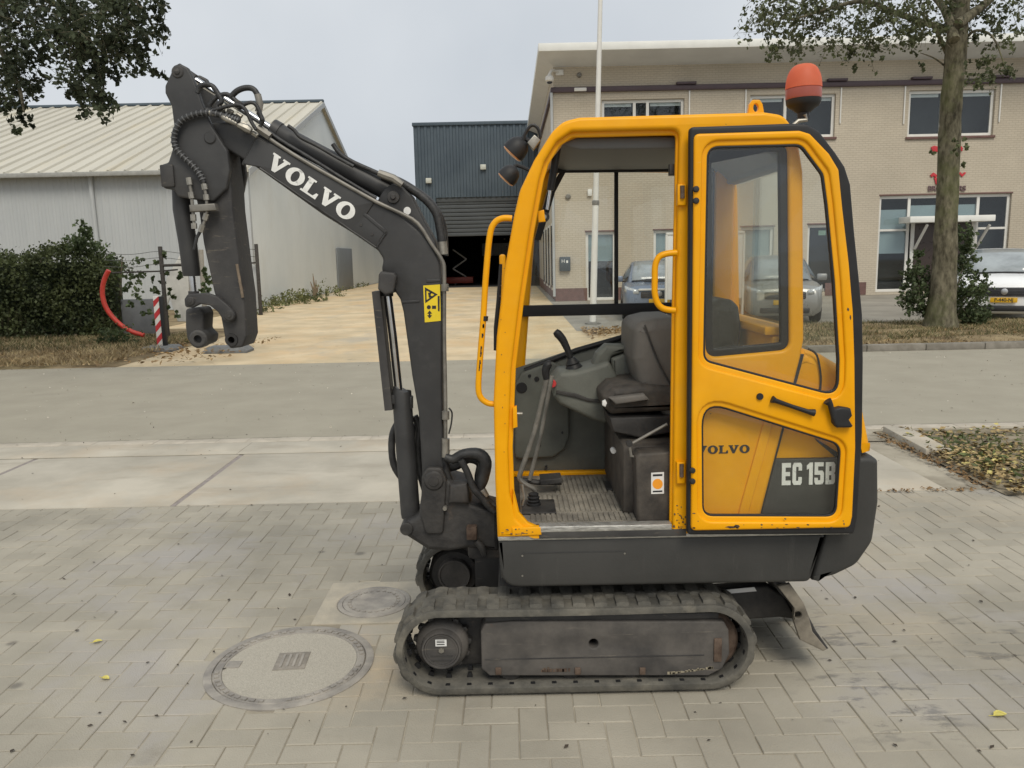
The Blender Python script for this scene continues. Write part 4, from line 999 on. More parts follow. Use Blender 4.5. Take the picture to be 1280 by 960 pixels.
# steel pipes and hoses along the boom
YP = YB - .008
rod('boom_pipe', [(330, 168), (345, 179), (380, 201), (420, 224), (470, 252), (500, 266), (522, 279), (540, 306), (553, 326), (555.5, 345), (555.5, 420), (557, 500), (557, 553)], YP, .0078, PIPE, BO, 10, 3)
rod('boom_pipe', [(335, 164), (350, 175), (390, 199), (430, 224), (470, 248)], YP + .02, .0085, HOSE, BO, 10, 3)
rod('pipe_coupling', [(557, 548), (557, 571)], YP, .017, STEEL, BO, 12)
rod('pipe_coupling', [(556, 355), (556, 364)], YP, .016, PIPE, BO, 12)
rod('pipe_coupling', [(557, 514), (557, 524)], YP, .016, PIPE, BO, 12)
rod('pipe_wire', [(561, 510), (565, 516), (564, 530), (561, 542)], YP, .004, HOSE, BO, 6, 3)
rod('hydraulic_hose', [(416, 180), (425, 192), (440, 202), (462, 212), (478, 219)], YP + .05, .0095, HOSE, BO, 10, 4)
rod('hydraulic_hose', [(478, 219), (500, 228), (520, 240), (536, 253), (546, 268), (550, 285), (553, 303)], YP + .06, .0185, HOSE, BO, 12, 4)
rod('hydraulic_hose', [(505, 232), (528, 244), (545, 262), (554, 285), (556, 320)], YP + .08, .016, HOSE, BO, 12, 4)
rod('hose_sleeve', [(553, 302), (554.5, 318)], YP + .03, .0185, STEEL, BO, 12)
rod('hose_clip', [(473, 216), (481, 219), (492, 223), (503, 231)], YP + .0, [.014, .016, .016, .014], PIPE, BO, 8)
rod('hydraulic_hose', [(556, 571), (566, 574), (580, 568), (598, 568), (606, 578), (603, 598), (600, 612), (610, 628), (622, 634)], YP - .01, [.018, .020, .024, .028, .030, .028, .022, .018, .016], HOSE, EX, 12, 4)
rod('hydraulic_hose', [(560, 585), (572, 582), (586, 574), (600, 580), (598, 600), (606, 622), (622, 636)], YP + .06, .018, HOSE, EX, 12, 4)
rod('hydraulic_hose', [(557, 571), (558, 590), (564, 604), (572, 610)], YP + .02, .017, HOSE, EX, 12, 4)
rod('hydraulic_hose', [(576, 575), (584, 590), (592, 610), (602, 622), (618, 640)], YP - .04, .015, HOSE, EX, 12, 4)
rod('hose_sleeve', [(601, 612), (606, 621)], YP - .015, .021, STEEL, EX, 12)
rod('hydraulic_hose', [(512, 515), (498, 528), (490, 548), (492, 580), (504, 600)], YM + .06, .016, HOSE, EX, 12, 4)
rod('hydraulic_hose', [(518, 520), (524, 535), (522, 560), (525, 590), (532, 615)], YM + .05, .016, HOSE, EX, 12, 4)
rod('hydraulic_hose', [(500, 540), (512, 530), (520, 545), (518, 580), (527, 600)], YM + .08, .014, HOSE, EX, 12, 4)

# arm cylinder on top of the boom
ac = rod('arm_cylinder', [(342, 163), (344, 164), (400, 194), (460, 225), (486, 240)], YM, [.036, .040, .041, .041, .040], GREY, EX, 20)
rod('cylinder_rod', [(232, 92), (290, 129), (348, 166)], YM, .0135, CHR, ac, 16)
rod('rod_eye', [(222, 88), (244, 100)], YM, [.03, .022], GREYW, ac, 14)
rod('cylinder_cap', [(340, 161.5), (349, 166.5)], YM, .0435, GREY, ac, 20)
rod('hydraulic_hose', [(360, 157), (368, 163), (376, 172), (396, 182), (420, 196), (442, 208)], YB + .01, .0075, HOSE, ac, 10, 4)
# arm (dipper)
YA = YM - .115
upper = [(213, 92), (216, 82), (224, 79), (234, 84), (240, 95), (247, 112), (252, 128), (258, 143), (265, 158), (275, 174), (284, 188), (287, 214), (283, 236), (266, 252), (246, 250), (222, 246), (218, 238), (203, 235), (200, 206), (210, 203), (215, 187), (217, 156), (214, 132), (206, 116), (206, 107)]
AR = plate('arm', fillet(PL(upper, YA), .016), [], YA, YA + .03, GREY, EX, .008, 3)
plate('arm_plate', fillet(PL(upper, YA), .016), [], YM + .085, YM + .115, GREY, AR, .008, 3)
low = [(240, 180), (283, 184), (289, 230), (291, 262), (299, 326), (305, 369), (308, 420), (303, 434), (287, 436), (281, 424), (275, 392), (267, 364), (254, 304), (248, 262), (240, 230)]
plate('arm_box', fillet(PL(low, YM - .09), .014), [PL(circ_px(289, 425, 4.5, 16), YM - .09)], YM - .09, YM + .075, GREYW, AR, .010, 3)
bx('arm_stop', (P(200, 206, YA).x, YA - .01, P(203, 234, YA).z), (P(217, 206, YA).x, YM + .12, P(203, 206, YA).z), GREYW, AR, .006)
pin('top_pin', 220.5, 89, YA - .012, .024, .26, GREYW, AR, 22, [(.006, 0), (.010, .002), (.012, .006), (.020, .007), (.024, .011), (.024, .25)])
pin('arm_pivot', 262, 172, YA - .006, .024, .24, GREY, AR, 22, [(.020, 0), (.024, .004), (.024, .23)])
rod('arm_wear_edge', [(296, 330), (303.5, 372)], YM - .091, .006, mat('scraped_brown', (.20, .155, .11), .7, .1, var=.3, scale=40), AR, 8)
# bucket cylinder with its fittings
bk = rod('bucket_cylinder', [(226, 228), (228, 262), (235, 305), (239.5, 342), (239.7, 345)], YM - .02, [.036, .038, .037, .036, .034], GREY, EX, 18)
rod('cylinder_rod', [(239.5, 343), (242, 370)], YM - .02, .0145, CHR, bk, 14)
rod('rod_eye', [(242, 364), (242.5, 374)], YM - .02, .022, GREYW, bk, 14)
rod('fitting', [(236, 222), (239, 240), (241, 262), (243, 284)], YA - .02, .0065, PIPE, bk, 10)
for q_ in ((236, 222, 237.5, 231), (238.5, 240, 240, 248), (241.5, 268, 242, 276), (242.5, 279, 243, 286)): rod('fitting_nut', [q_[:2], q_[2:]], YA - .02, .0115, STEEL, bk, 6)
rod('fitting', [(254, 228), (258, 246), (259, 262), (256, 276), (251, 290)], YA - .02, .0065, PIPE, bk, 10)
for q_ in ((255, 230, 256.5, 237), (257.5, 243, 258.5, 250), (258.5, 267, 256, 275), (253.5, 281, 251, 290)): rod('fitting_nut', [q_[:2], q_[2:]], YA - .02, .012, STEEL, bk, 6)
pplate('pipe_clamp', [(236, 256), (268, 254), (270, 263), (237, 265)], YA - .035, .04, PIPE, bk, bev=.005)
rod('fitting_pipe', [(251, 288), (246, 297), (243, 312)], YA - .012, .007, HOSE, bk, 8)
# ribbed hose over the arm joint
hp = [P(*q, YA - .02) for q in ((300, 151), (280, 145), (262, 141), (244, 143), (228, 150), (219, 164), (218, 180), (226, 193), (240, 206), (250, 218), (255, 228))]
hh_ = MB().tube(hp, .0105, 12, 4).build('spiral_hose', HOSE, AR)
q = MB().tube(hp, .01, 4, 6).v
ring = MB(); cen = [sum((Vector(q[i * 4 + k]) for k in range(4)), Vector()) / 4 for i in range(len(q) // 4)]
acc = 0
for a, b in zip(cen[:-1], cen[1:]):
    acc += (b - a).length
    if acc > .011:
        acc = 0; t = (b - a).normalized(); ring.tube([a - t * .002, a + t * .003], .0130, 10)
ring.build('spiral_guard', mat('grey_spiral', (.10, .102, .105), .5), hh_, kind='stuff')
rod('hose_fitting', [(262, 141), (275, 143.5), (284, 149), (296, 155)], YA - .02, [.011, .009, .014, .009], STEEL, AR, 10)
rod('hose_fitting', [(296, 155), (309, 161), (314, 164)], YA - .015, [.010, .018, .012], STEEL, AR, 8)
rod('hydraulic_hose', [(247, 116), (250, 108), (258, 106), (266, 108), (273, 118), (277, 126), (272, 132)], YB - .03, .010, HOSE, AR, 10, 4)
rod('hydraulic_hose', [(262, 132), (270, 122), (284, 118), (296, 127), (300, 130)], YB - .02, .0095, HOSE, AR, 10, 4)
rod('hydraulic_hose', [(288, 122), (296, 114), (306, 110), (316, 111), (322, 119), (325, 132)], YB - .02, .0115, HOSE, AR, 10, 4)
rod('hose_sleeve', [(322, 118), (325, 130), (323, 140)], YB - .02, .0135, PIPE, AR, 10)
rod('hydraulic_hose', [(323, 140), (328, 150), (325, 156)], YB - .02, .010, HOSE, AR, 10, 3)
rod('hydraulic_hose', [(267, 138), (280, 134), (296, 131), (306, 136), (314, 152), (320, 162)], YB - .05, .0075, HOSE, AR, 10, 4)
rod('hydraulic_hose', [(302, 132), (314, 128), (322, 134), (328, 150)], YB - .04, .0075, HOSE, AR, 10, 4)
pin('swivel_fitting', 297, 130, YB - .05, .016, .03, GREYW, AR, 16)
rod('valve_block', [(322, 160), (338, 171)], YB - .01, .017, PIPE, AR, 6)
for q_ in ((277, 137), (288, 139), (299, 144), (306, 156), (319, 168)):
    rod('hose_nut', [(q_[0] - 3, q_[1] - 2), (q_[0] + 3, q_[1] + 2)], YB - .03, .0105, STEEL, AR, 6)
for q_ in ((250, 140, 290, 150), (255, 137, 300, 148)):
    rod('hydraulic_hose', [(q_[0], q_[1]), ((q_[0] + q_[2]) / 2, (q_[1] + q_[3]) / 2 - 2), (q_[2], q_[3])], YB - .01, .009, HOSE, AR, 8, 3)
# bucket links
lk = [(230, 374), (234, 368), (245, 367), (258, 366), (272, 371), (285, 382), (293, 391), (293, 399), (287, 404), (279, 401), (272, 390), (262, 382), (250, 380), (240, 385), (231, 384)]
for yy, nm in ((YM - .122, 'tipping_link'), (YM + .075, 'tipping_link')):
    lo_ = plate(nm, fillet(PL(lk, yy), .012), [], yy, yy + .028, GREYW, EX, .006, 2)
    if yy < YM:
        pin('link_pin', 286, 394.5, yy - .012, .022, .02, CAST, lo_, 20, [(.008, 0), (.010, .003), (.018, .004), (.022, .008), (.022, .03)])
        pin('link_pin', 237, 376.5, yy - .010, .018, .02, CAST, lo_, 20, [(.006, 0), (.008, .003), (.015, .004), (.018, .007), (.018, .03)])
bk_l = [(231, 386), (251, 384), (255, 392), (254, 412), (262, 420), (260, 430), (250, 434), (240, 433), (233, 424), (231, 408)]
bl2 = pplate('bucket_link', bk_l, YM - .06, .12, GREYW, EX, bev=.014, rr=.016)
for yy in (YM - .095, YM + .03):
    MB().lathe(P(247, 424, yy), (0, 1, 0), [(.017, .0), (.030, 0), (.038, .006), (.038, .055), (.030, .06), (.017, .06), (.017, .0)], 26, caps=False).build('link_eye', GREYW, bl2)
    MB().lathe(P(247, 424, yy + .02), (0, 1, 0), [(.0168, .0), (.0168, .035)], 20).build('eye_bore', BLK, bl2)
MB().lathe(P(289, 425, YM - .094), (0, 1, 0), [(.014, 0), (.026, 0), (.028, .004), (.028, .172), (.026, .174), (.014, .174), (.014, 0)], 22, caps=False).build('tip_bush', CAST, AR)

# ------------------------------------------------------------------ buildings
CLADG = mat('grey_steel_cladding', (.42, .44, .445), .6, var=.03, scale=.5, col2=(.45, .468, .47), stretch=(1.5, 1.5, .5), spec=.3)
add_layer(CLADG, (.33, .33, .30), 1.2, .58, .78, stretch=(2, 2, .5), amount=.3)
GABLE = mat('pale_gable_sheet', (.70, .74, .735), .65, var=.03, scale=.4, col2=(.75, .785, .775), stretch=(1, 1, .6), spec=.3)
add_layer(GABLE, (.58, .575, .52), .5, .55, .78, stretch=(1, 1, .6), amount=.35)
ROOFC = mat('cream_roof_sheet', (.50, .475, .405), .7, var=.06, scale=.4, col2=(.55, .525, .45), stretch=(2, .2, .2), spec=.25)
add_layer(ROOFC, (.58, .50, .33), .35, .56, .70, stretch=(2.5, .25, .3), amount=.45)
DARKC = mat('dark_blue_cladding', (.060, .083, .105), .55, var=.1, scale=.6, col2=(.075, .10, .122), spec=.4)
SHUT = mat('dark_shutter', (.075, .083, .088), .55, var=.1, scale=1, spec=.35)
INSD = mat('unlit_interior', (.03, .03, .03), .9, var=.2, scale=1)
WFR = mat('white_window_frame', (.70, .69, .65), .5, var=.04, scale=3)
FASC = mat('white_fascia', (.74, .74, .70), .5, var=.05, scale=1.5)
SOFF = mat('soffit_board', (.66, .68, .70), .6, var=.05, scale=1)
PURP = mat('plum_gutter', (.075, .05, .058), .5, var=.1, scale=3)
PLIN = mat('plum_plinth_brick', (.15, .085, .075), .85, var=.15, scale=6)
BLIND = mat('pale_blue_blind', (.42, .50, .53), .7, var=.05, scale=1)
DOORG = mat('grey_steel_door', (.22, .24, .255), .55, var=.08, scale=2)
def brick_mat():
    m = bpy.data.materials.new('cream_brickwork'); m.use_nodes = True; n, l = m.node_tree.nodes, m.node_tree.links; b = n['Principled BSDF']
    g = n.new('ShaderNodeNewGeometry'); sp = n.new('ShaderNodeSeparateXYZ'); l.new(g.outputs['Position'], sp.inputs[0])
    ad = n.new('ShaderNodeMath'); l.new(sp.outputs[0], ad.inputs[0]); l.new(sp.outputs[1], ad.inputs[1])
    cb = n.new('ShaderNodeCombineXYZ'); l.new(ad.outputs[0], cb.inputs[0]); l.new(sp.outputs[2], cb.inputs[1])
    br = n.new('ShaderNodeTexBrick'); br.inputs['Scale'].default_value = 1.0; br.inputs['Brick Width'].default_value = .22; br.inputs['Row Height'].default_value = .0625 * 1.25
    br.inputs['Mortar Size'].default_value = .011; br.inputs['Mortar Smooth'].default_value = .4; br.inputs['Bias'].default_value = -.2
    br.inputs['Color1'].default_value = (.515, .458, .365, 1); br.inputs['Color2'].default_value = (.49, .432, .343, 1); br.inputs['Mortar'].default_value = (.425, .372, .295, 1)
    l.new(cb.outputs[0], br.inputs['Vector'])
    nz = n.new('ShaderNodeTexNoise'); nz.inputs['Scale'].default_value = .45; nz.inputs['Detail'].default_value = 5; l.new(g.outputs['Position'], nz.inputs['Vector'])
    mr = n.new('ShaderNodeMapRange'); mr.inputs['From Min'].default_value = .3; mr.inputs['From Max'].default_value = .7; mr.inputs['To Min'].default_value = .9; mr.inputs['To Max'].default_value = 1.08
    l.new(nz.outputs['Fac'], mr.inputs['Value'])
    vm = n.new('ShaderNodeVectorMath'); vm.operation = 'SCALE'; l.new(br.outputs['Color'], vm.inputs[0]); l.new(mr.outputs[0], vm.inputs['Scale'])
    l.new(vm.outputs[0], b.inputs['Base Color']); b.inputs['Roughness'].default_value = .88; b.inputs['Specular IOR Level'].default_value = .2
    bp = n.new('ShaderNodeBump'); bp.inputs['Strength'].default_value = .4; bp.inputs['Distance'].default_value = .02; l.new(br.outputs['Fac'], bp.inputs['Height']); bp.invert = True
    l.new(bp.outputs[0], b.inputs['Normal']); return m
BRICK = brick_mat()
def corrugated(p0, p1, zb, ztop, pitch, depth, nrm):
    """profiled sheet from p0 to p1 (plan points); ztop a function of the fraction along; nrm = outward plan direction"""
    m = MB(); a, b = Vector(p0), Vector(p1); L = (b - a).length; n = max(1, int(L / pitch)); v = []; nv = Vector(nrm) * depth
    for i in range(n):
        for fr, o in ((0, 0), (.45, 0), (.55, 1), (.9, 1)):
            t = (i + fr) / n; q = a.lerp(b, t) + nv * o; v.append((q, t))
    v.append((b, 1.0)); vv = []
    for q, t in v: vv += [(q.x, q.y, zb), (q.x, q.y, ztop(t))]
    return m.add(vv, [(2 * i, 2 * i + 2, 2 * i + 3, 2 * i + 1) for i in range(len(v) - 1)])

# --- grey warehouse on the left
wx, wy, wy2 = -9.5, 30.0, 66.0
ze = P(320, 210, wy).z; ym = 42.6; za = P(398, 121, 40.9).z
WH = root('warehouse', (wx - 12, wy, 0), 'grey corrugated warehouse with cream ribbed roof on the left', 'building')
corrugated((wx - 34, wy), (wx, wy), 0, lambda t: ze, .26, .018, (0, -1)).build('front_wall', CLADG, WH, smooth=0)
def gtop(t):
    y = wy + .02 + (wy2 - wy) * t
    return ze + (za - ze) * (1 - abs(y - ym) / (ym - wy)) if y < 2 * ym - wy else ze
corrugated((wx, wy), (wx, wy2), 0, gtop, .24, .006, (1, 0)).build('gable_wall', GABLE, WH, smooth=0)
th = Vector((0, -(za - ze), ym - wy)).normalized() * .10
sl = MB(); e0 = Vector((0, wy - .35, ze - .35 * (za - ze) / (ym - wy) + .06)); r0 = Vector((0, ym, za + .06)); b0 = Vector((0, 2 * ym - wy + .35, ze - .10))
def rowv(x): return [(x, e0.y, e0.z), (x, r0.y, r0.z), (x, b0.y, b0.z), (x, b0.y, b0.z - .1), (x, r0.y, r0.z - .1), (x, e0.y, e0.z - .1)]
sl.loft([rowv(wx - 34.2), rowv(wx + .18)], closed=True)
rf = sl.build('roof', ROOFC, WH, smooth=0)
d = (r0 - e0)
x = wx + .1
up = Vector((0, -d.z, d.y)).normalized()
while x > wx - 33:
    rb_ = MB(); ring = [(-.06, 0.002), (-.035, .07), (.035, .07), (.06, 0.002)]
    rb_.loft([[(x + a, q.y + up.y * h, q.z + up.z * h) for a, h in ring] for q in (e0, r0)], closed=True).build('roof_rib', ROOFC, rf, smooth=0)
    x -= .62
MB().box((wx - 34.2, ym - .12, za + .06), (wx + .2, ym + .12, za + .19), .02).build('ridge_cap', DARKC, rf)
MB().box((wx - 34.2, wy - .50, ze - .22), (wx + .1, wy - .34, ze - .06), .02).build('gutter', mat('grey_gutter', (.30, .30, .28), .6), WH)
pp = P(122, 300, wy)
MB().tube([(pp.x, wy - .10, ze - .15), (pp.x + .05, wy - .10, 0)], .08, 10).build('downpipe', CLADG, WH)
dp = P(418.5, 315, wy2); 
ydr = 44.4
for yy in (ydr,):
    MB().box((wx + .028, yy, .0), (wx + .08, yy + 4.2, 2.35), .01).build('door', DOORG, WH)
MB().box((wx - .3, wy + .06, 0), (wx + .04, wy2, .0)) 
MB().box((wx - .14, wy - .14, 0), (wx + .06, wy + .06, ze - .1), .01).build('corner_trim', CLADG, WH)
vt = MB(); vt.loft([[(wx + .19, q.y, q.z), (wx + .22, q.y, q.z), (wx + .22, q.y, q.z - .25), (wx + .19, q.y, q.z - .25)] for q in (e0, r0, b0)], closed=True).build('verge_trim', CLADG, WH)

# --- dark industrial hall at the end of the drive
yd = 46.0
dx0, dx1 = P(521, 250, yd).x, 3.2
dz = P(560, 157, yd).z; zsh = P(600, 246, yd).z; zop = P(600, 295, yd).z
DH = root('industrial_hall', ((dx0 + dx1) / 2, yd, 0), 'dark blue clad industrial hall with half open roller shutter', 'building')
sx0, sx1 = P(545, 250, yd).x, 2.6
corrugated((dx0, yd), (sx0, yd), 0, lambda t: dz, .34, .05, (0, -1)).build('wall_panel', DARKC, DH, smooth=0)
corrugated((sx0, yd), (sx1, yd), zsh, lambda t: dz, .34, .05, (0, -1)).build('wall_panel', DARKC, DH, smooth=0)
corrugated((sx1, yd), (dx1, yd), 0, lambda t: dz, .34, .05, (0, -1)).build('wall_panel', DARKC, DH, smooth=0)
corrugated((dx0, yd + 25), (dx0, yd), 0, lambda t: dz, .34, .05, (-1, 0)).build('side_wall', DARKC, DH, smooth=0)
MB().box((dx0 - .1, yd - .12, dz), (dx1 + .1, yd + 25, dz + .18), .02).build('roof_edge', DARKC, DH)
z = zop; 
while z < zsh - .02:
    MB().box((sx0 + .02, yd + .10, z + .012), (sx1 - .02, yd + .16, z + .21), .03).build('shutter_slat', SHUT, DH); z += .22
MB().box((sx0, yd + .05, zsh - .25), (sx1, yd + .4, zsh + .1), .02).build('shutter_box', SHUT, DH)
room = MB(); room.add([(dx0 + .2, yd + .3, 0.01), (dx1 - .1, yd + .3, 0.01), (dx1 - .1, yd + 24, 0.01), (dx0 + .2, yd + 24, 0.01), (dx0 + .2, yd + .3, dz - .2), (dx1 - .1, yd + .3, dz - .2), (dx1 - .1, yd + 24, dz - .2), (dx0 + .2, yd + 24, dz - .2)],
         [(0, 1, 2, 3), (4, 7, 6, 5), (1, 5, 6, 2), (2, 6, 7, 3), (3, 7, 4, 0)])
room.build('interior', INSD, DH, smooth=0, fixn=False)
for q in ((536, 226), (604, 209)):
    c = P(q[0], q[1], yd - .06); MB().box((c.x - .16, yd - .22, c.z - .14), (c.x + .16, yd - .052, c.z + .14), .03).build('wall_lamp', mat('lamp_housing', (.55, .56, .50), .5), DH)
c = P(700, 305, 40)
# scissor lift and a red machine standing in the hall
SL = root('scissor_lift', (P(574, 355, 50).x, 50, 0), 'pale folded scissor lift parked inside the dark hall', 'lift')
pts = [(566, 310), (584, 322), (566, 335)]; pts2 = [(566, 330), (584, 342), (567, 352)]
LIFT = mat('lift_paint', (.45, .45, .43), .5)
for a, b in (((566, 312), (583, 324)), ((583, 324), (566, 336)), ((566, 336), (583, 346)), ((583, 346), (568, 356))):
    for yy in (50, 51):
        MB().tube([P(*a, yy), P(*b, yy)], .05, 6).build('scissor_arm', LIFT, SL)
c = P(574, 356, 50); MB().box((c.x - .9, 49.6, .12), (c.x + .9, 51.4, .5), .05).build('chassis', mat('lift_red', (.30, .05, .03), .5), SL)
c = P(590, 318, 58); 
MB().box((P(602, 306, 60).x, 60, P(602, 320, 60).z), (P(640, 306, 60).x, 60.1, P(602, 304, 60).z), .02).build('rear_window', mat('bright_rear_window', (.65, .68, .68), .5), DH)

# --- brick office building
yo = 30.0
ox0, ox1 = P(694, 300, yo).x, 26.0
zw = P(700, 84, yo).z; zg = P(760, 111, yo).z
OF = root('office_building', (10, yo, 0), 'cream brick office building with flat overhanging roof and white windows', 'building')
def win_xz(x0, y0, x1, y1): a = P(x0, y0, yo); b = P(x1, y1, yo); return a.x, b.z, b.x, a.z
WINS = [  # left, top, right, bottom in the photograph, panes as fractions, blinds
    ((752, 125, 855, 176), [.40, .56], .0), ((938, 119, 1043, 171), [.42], .0), ((1137, 113, 1241, 169), [.40, .60], .0),
    ((732, 290, 770, 375), [], .42), ((817, 288, 852, 374), [], .42), ((926, 284, 965, 372), [], .5), ((1010, 281, 1046, 364), [], .0),
    ((1100, 245, 1256, 362), [.235, .46, .76], .0)]
holes = []
for (r_, fr, bl_) in WINS:
    a, b, c, d_ = win_xz(*r_); holes.append([(a, b), (c, b), (c, d_), (a, d_)])
front = plate('front_wall', [(ox0, 0), (ox1, 0), (ox1, zw), (ox0, zw)], holes, yo, yo + .32, BRICK, OF, 0)
side_y1 = yd - .1
MB().box((ox0 + .001, yo + .321, 0), (ox0 + .3, side_y1, zw - .002)).build('side_wall', BRICK, OF, smooth=0)
zp = P(730, 360, yo).z
for a, b in ((ox0 - .012, win_xz(732, 0, 732, 0)[0]), (win_xz(770, 0, 770, 0)[0], win_xz(817, 0, 817, 0)[0]), (win_xz(852, 0, 0, 0)[0], win_xz(926, 0, 0, 0)[0]), (win_xz(965, 0, 0, 0)[0], win_xz(1010, 0, 0, 0)[0]), (win_xz(1046, 0, 0, 0)[0], win_xz(1100, 0, 0, 0)[0]), (win_xz(1256, 0, 0, 0)[0], ox1)):
    zt = zp if a < 5 else P(1070, 347, yo).z; 
    MB().box((a, yo - .012, .02), (b, yo + .02, zp)).build('plinth', PLIN, OF, smooth=0)
MB().box((ox0 - .012, yo + .021, .02), (ox0 + .02, side_y1, zp)).build('plinth', PLIN, OF, smooth=0)
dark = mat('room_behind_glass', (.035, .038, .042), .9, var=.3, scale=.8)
for wi, (r_, fr, bl_) in enumerate(WINS):
    a, b, c, d_ = win_xz(*r_)
    fw = .105
    out = [(a, b), (c, b), (c, d_), (a, d_)]
    cells_ = [0] + fr + [1]; hl_ = []
    for i in range(len(cells_) - 1):
        xa_, xb_ = a + (c - a) * cells_[i] + (fw if i == 0 else fw * .5), a + (c - a) * cells_[i + 1] - (fw if i == len(cells_) - 2 else fw * .5)
        splits = [(b + fw, d_ - fw)]
        if wi == 7:
            zs = P(1100, 288, yo).z if i in (0, 3) else P(1150, 273, yo).z
            splits = [(b + fw, zs - .04), (zs + .04, d_ - fw)]
        for (z0_, z1_) in splits: hl_.append([(xa_, z0_), (xb_, z0_), (xb_, z1_), (xa_, z1_)])
    w_ = plate('window', offs(out, -.004), hl_, yo + .10, yo + .17, WFR, OF, .006)
    for h in hl_:
        xs_ = [q[0] for q in h]; zs_ = [q[1] for q in h]
        MB().box((min(xs_) - .01, yo + .13, min(zs_) - .01), (max(xs_) + .01, yo + .138, max(zs_) + .01)).build('pane', WGL, w_, smooth=0)
        if bl_:
            MB().box((min(xs_) - .01, yo + .19, max(zs_) - (max(zs_) - min(zs_)) * bl_), (max(xs_) + .01, yo + .20, max(zs_) + .01)).build('blind', BLIND, w_, smooth=0)
        if wi == 7 and max(xs_) < a + (c - a) * .3:
            lowp = min(zs_) < 1; MB().box((min(xs_) - .01, yo + .19, P(1110, 317, yo).z if lowp else min(zs_) - .01), (max(xs_) + .01, yo + .20, max(zs_) + .01 if lowp else P(1110, 262, yo).z)).build('blind', BLIND, w_, smooth=0)
        elif wi == 7 and min(zs_) > 2.6:
            MB().box((min(xs_) - .01, yo + .19, min(zs_) - .01), (max(xs_) + .01, yo + .20, max(zs_) - .25)).build('blind', BLIND, w_, smooth=0)
    if wi < 3:
        MB().box((a - .06, yo - .07, b - .09), (c + .06, yo + .099, b - .004), .008).build('sill', PLIN, w_)
        for i in range(len(cells_) - 1):
            if i != 1 or wi == 1:
                xa_, xb_ = a + (c - a) * cells_[i] + fw, a + (c - a) * cells_[i + 1] - fw
                MB().box((xa_, yo + .18, d_ - .22), (xb_, yo + .19, d_ - .06)).build('blind', STKW, w_, smooth=0)
        # awning housing and guide rails beside the upper windows
        for xx in (a - .17, c + .17):
            MB().box((xx - .025, yo - .05, b + .45), (xx + .025, yo - .002, zg - .12), .008).build('awning_rail', WFR, OF)
    else:
        MB().box((a - .03, yo - .02, d_), (c + .03, yo + .02, d_ + .05), .008).build('lintel', PLIN, w_)
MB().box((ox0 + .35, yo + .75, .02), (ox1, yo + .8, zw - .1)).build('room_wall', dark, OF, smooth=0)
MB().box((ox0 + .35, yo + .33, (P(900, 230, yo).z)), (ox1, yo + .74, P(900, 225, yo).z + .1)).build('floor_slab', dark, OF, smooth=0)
MB().box((ox0 - .10, yo - .12, zg - .11), (ox1, yo - .002, zg + .07), .02).build('gutter', PURP, OF)
MB().box((ox0 - .10, yo - .002 + .004, zg - .11), (ox0 - .002, side_y1, zg + .07), .02).build('gutter', PURP, OF)
for px in (857, 1045, 1247, 1150):
    c = P(px, 105, yo); MB().box((c.x - .35, yo - .2, zg + .075), (c.x + .35, yo - .01, zg + .16), .01).build('vent_cap', PURP, OF)
# roof with fascia and soffit
zr_ = P(672, 58, yo - 1.3).z
xl = P(673, 58, yo - 1.3).x
rfm = MB(); rfm.box((xl + .03, yo - 1.27, zr_ - .12), (ox1 + 2, side_y1 - .01, zr_ + .04)); ro_ = rfm.build('roof', SOFF, OF, smooth=0)
sf = MB(); sf.add([(xl + .02, yo - 1.28, zr_ - .16), (ox1 + 2, yo - 1.28, zr_ - .16), (ox1 + 2, yo + .1, zw - .02), (ox0 + .1, yo + .1, zw - .02), (xl + .02, side_y1, zr_ - .16), (ox0 + .1, side_y1, zw - .02)], [(0, 1, 2, 3), (0, 3, 5, 4)])
sf.build('soffit', SOFF, ro_, smooth=0)
MB().box((xl, yo - 1.32, zr_ - .16), (ox1 + 2, yo - 1.271, zr_ + .10), .01).build('fascia', FASC, ro_)
MB().box((xl, yo - 1.270, zr_ - .16), (xl + .03, side_y1, zr_ + .10), .006).build('fascia', FASC, ro_)
# windows down the side wall, letter box, cameras, lamps
for yy in (31.2, 33.6, 36.0, 38.6):
    sw_ = MB().box((ox0 - .03, yy, .35), (ox0 + .0, yy + 1.3, 2.95), .004).build('side_window', WFR, OF)
    MB().box((ox0 - .036, yy + .12, .45), (ox0 - .031, yy + 1.18, 2.85)).build('pane', mat('dark_side_pane', (.06, .07, .08), .08), sw_, smooth=0)
    MB().box((ox0 - .03, yy, 4.9), (ox0 + .0, yy + 1.3, 6.2), .004).build('side_window', WFR, OF)
LBX = mat('letterbox_grey', (.05, .065, .075), .5)
c = P(706, 330, yo); lb = MB().box((c.x - .20, yo - .16, c.z - .26), (c.x + .20, yo - .003, c.z + .26), .02).build('letterbox', LBX, OF)
tm = text_mesh('house_number', 'H', .18, .002); tm.transform(Matrix.Translation((c.x - .07, yo - .163, c.z + .10))); link('house_number', tm, WHT, lb)
MB().box((c.x + .04, yo - .163, c.z + .04), (c.x + .11, yo - .161, c.z + .13)).build('number_mark', WHT, lb, smooth=0)
c = P(698, 91, yo); MB().box((c.x - .1, yo - .06, c.z - .1), (c.x + .18, yo - .003, c.z + .1), .02).build('camera_box', WFR, OF)
c2 = P(687, 100, yo - .4)
cm_ = MB().tube([P(697, 90, yo - .05), P(690, 88, yo - .3), P(687, 93, yo - .4), P(687, 97, yo - .4)], .05, 8, 3).build('security_camera', WFR, OF)
MB().lathe(c2, (0, 0, -1), [(.06, -.18), (.15, -.1), (.15, .02), (.13, .03), (.11, .06)], 16).build('camera_dome', WFR, cm_)
MB().lathe(c2, (0, 0, -1), [(.10, .062), (.085, .11), (.0, .14)], 16).build('camera_lens', mat('smoked_dome', (.04, .04, .045), .2), cm_)
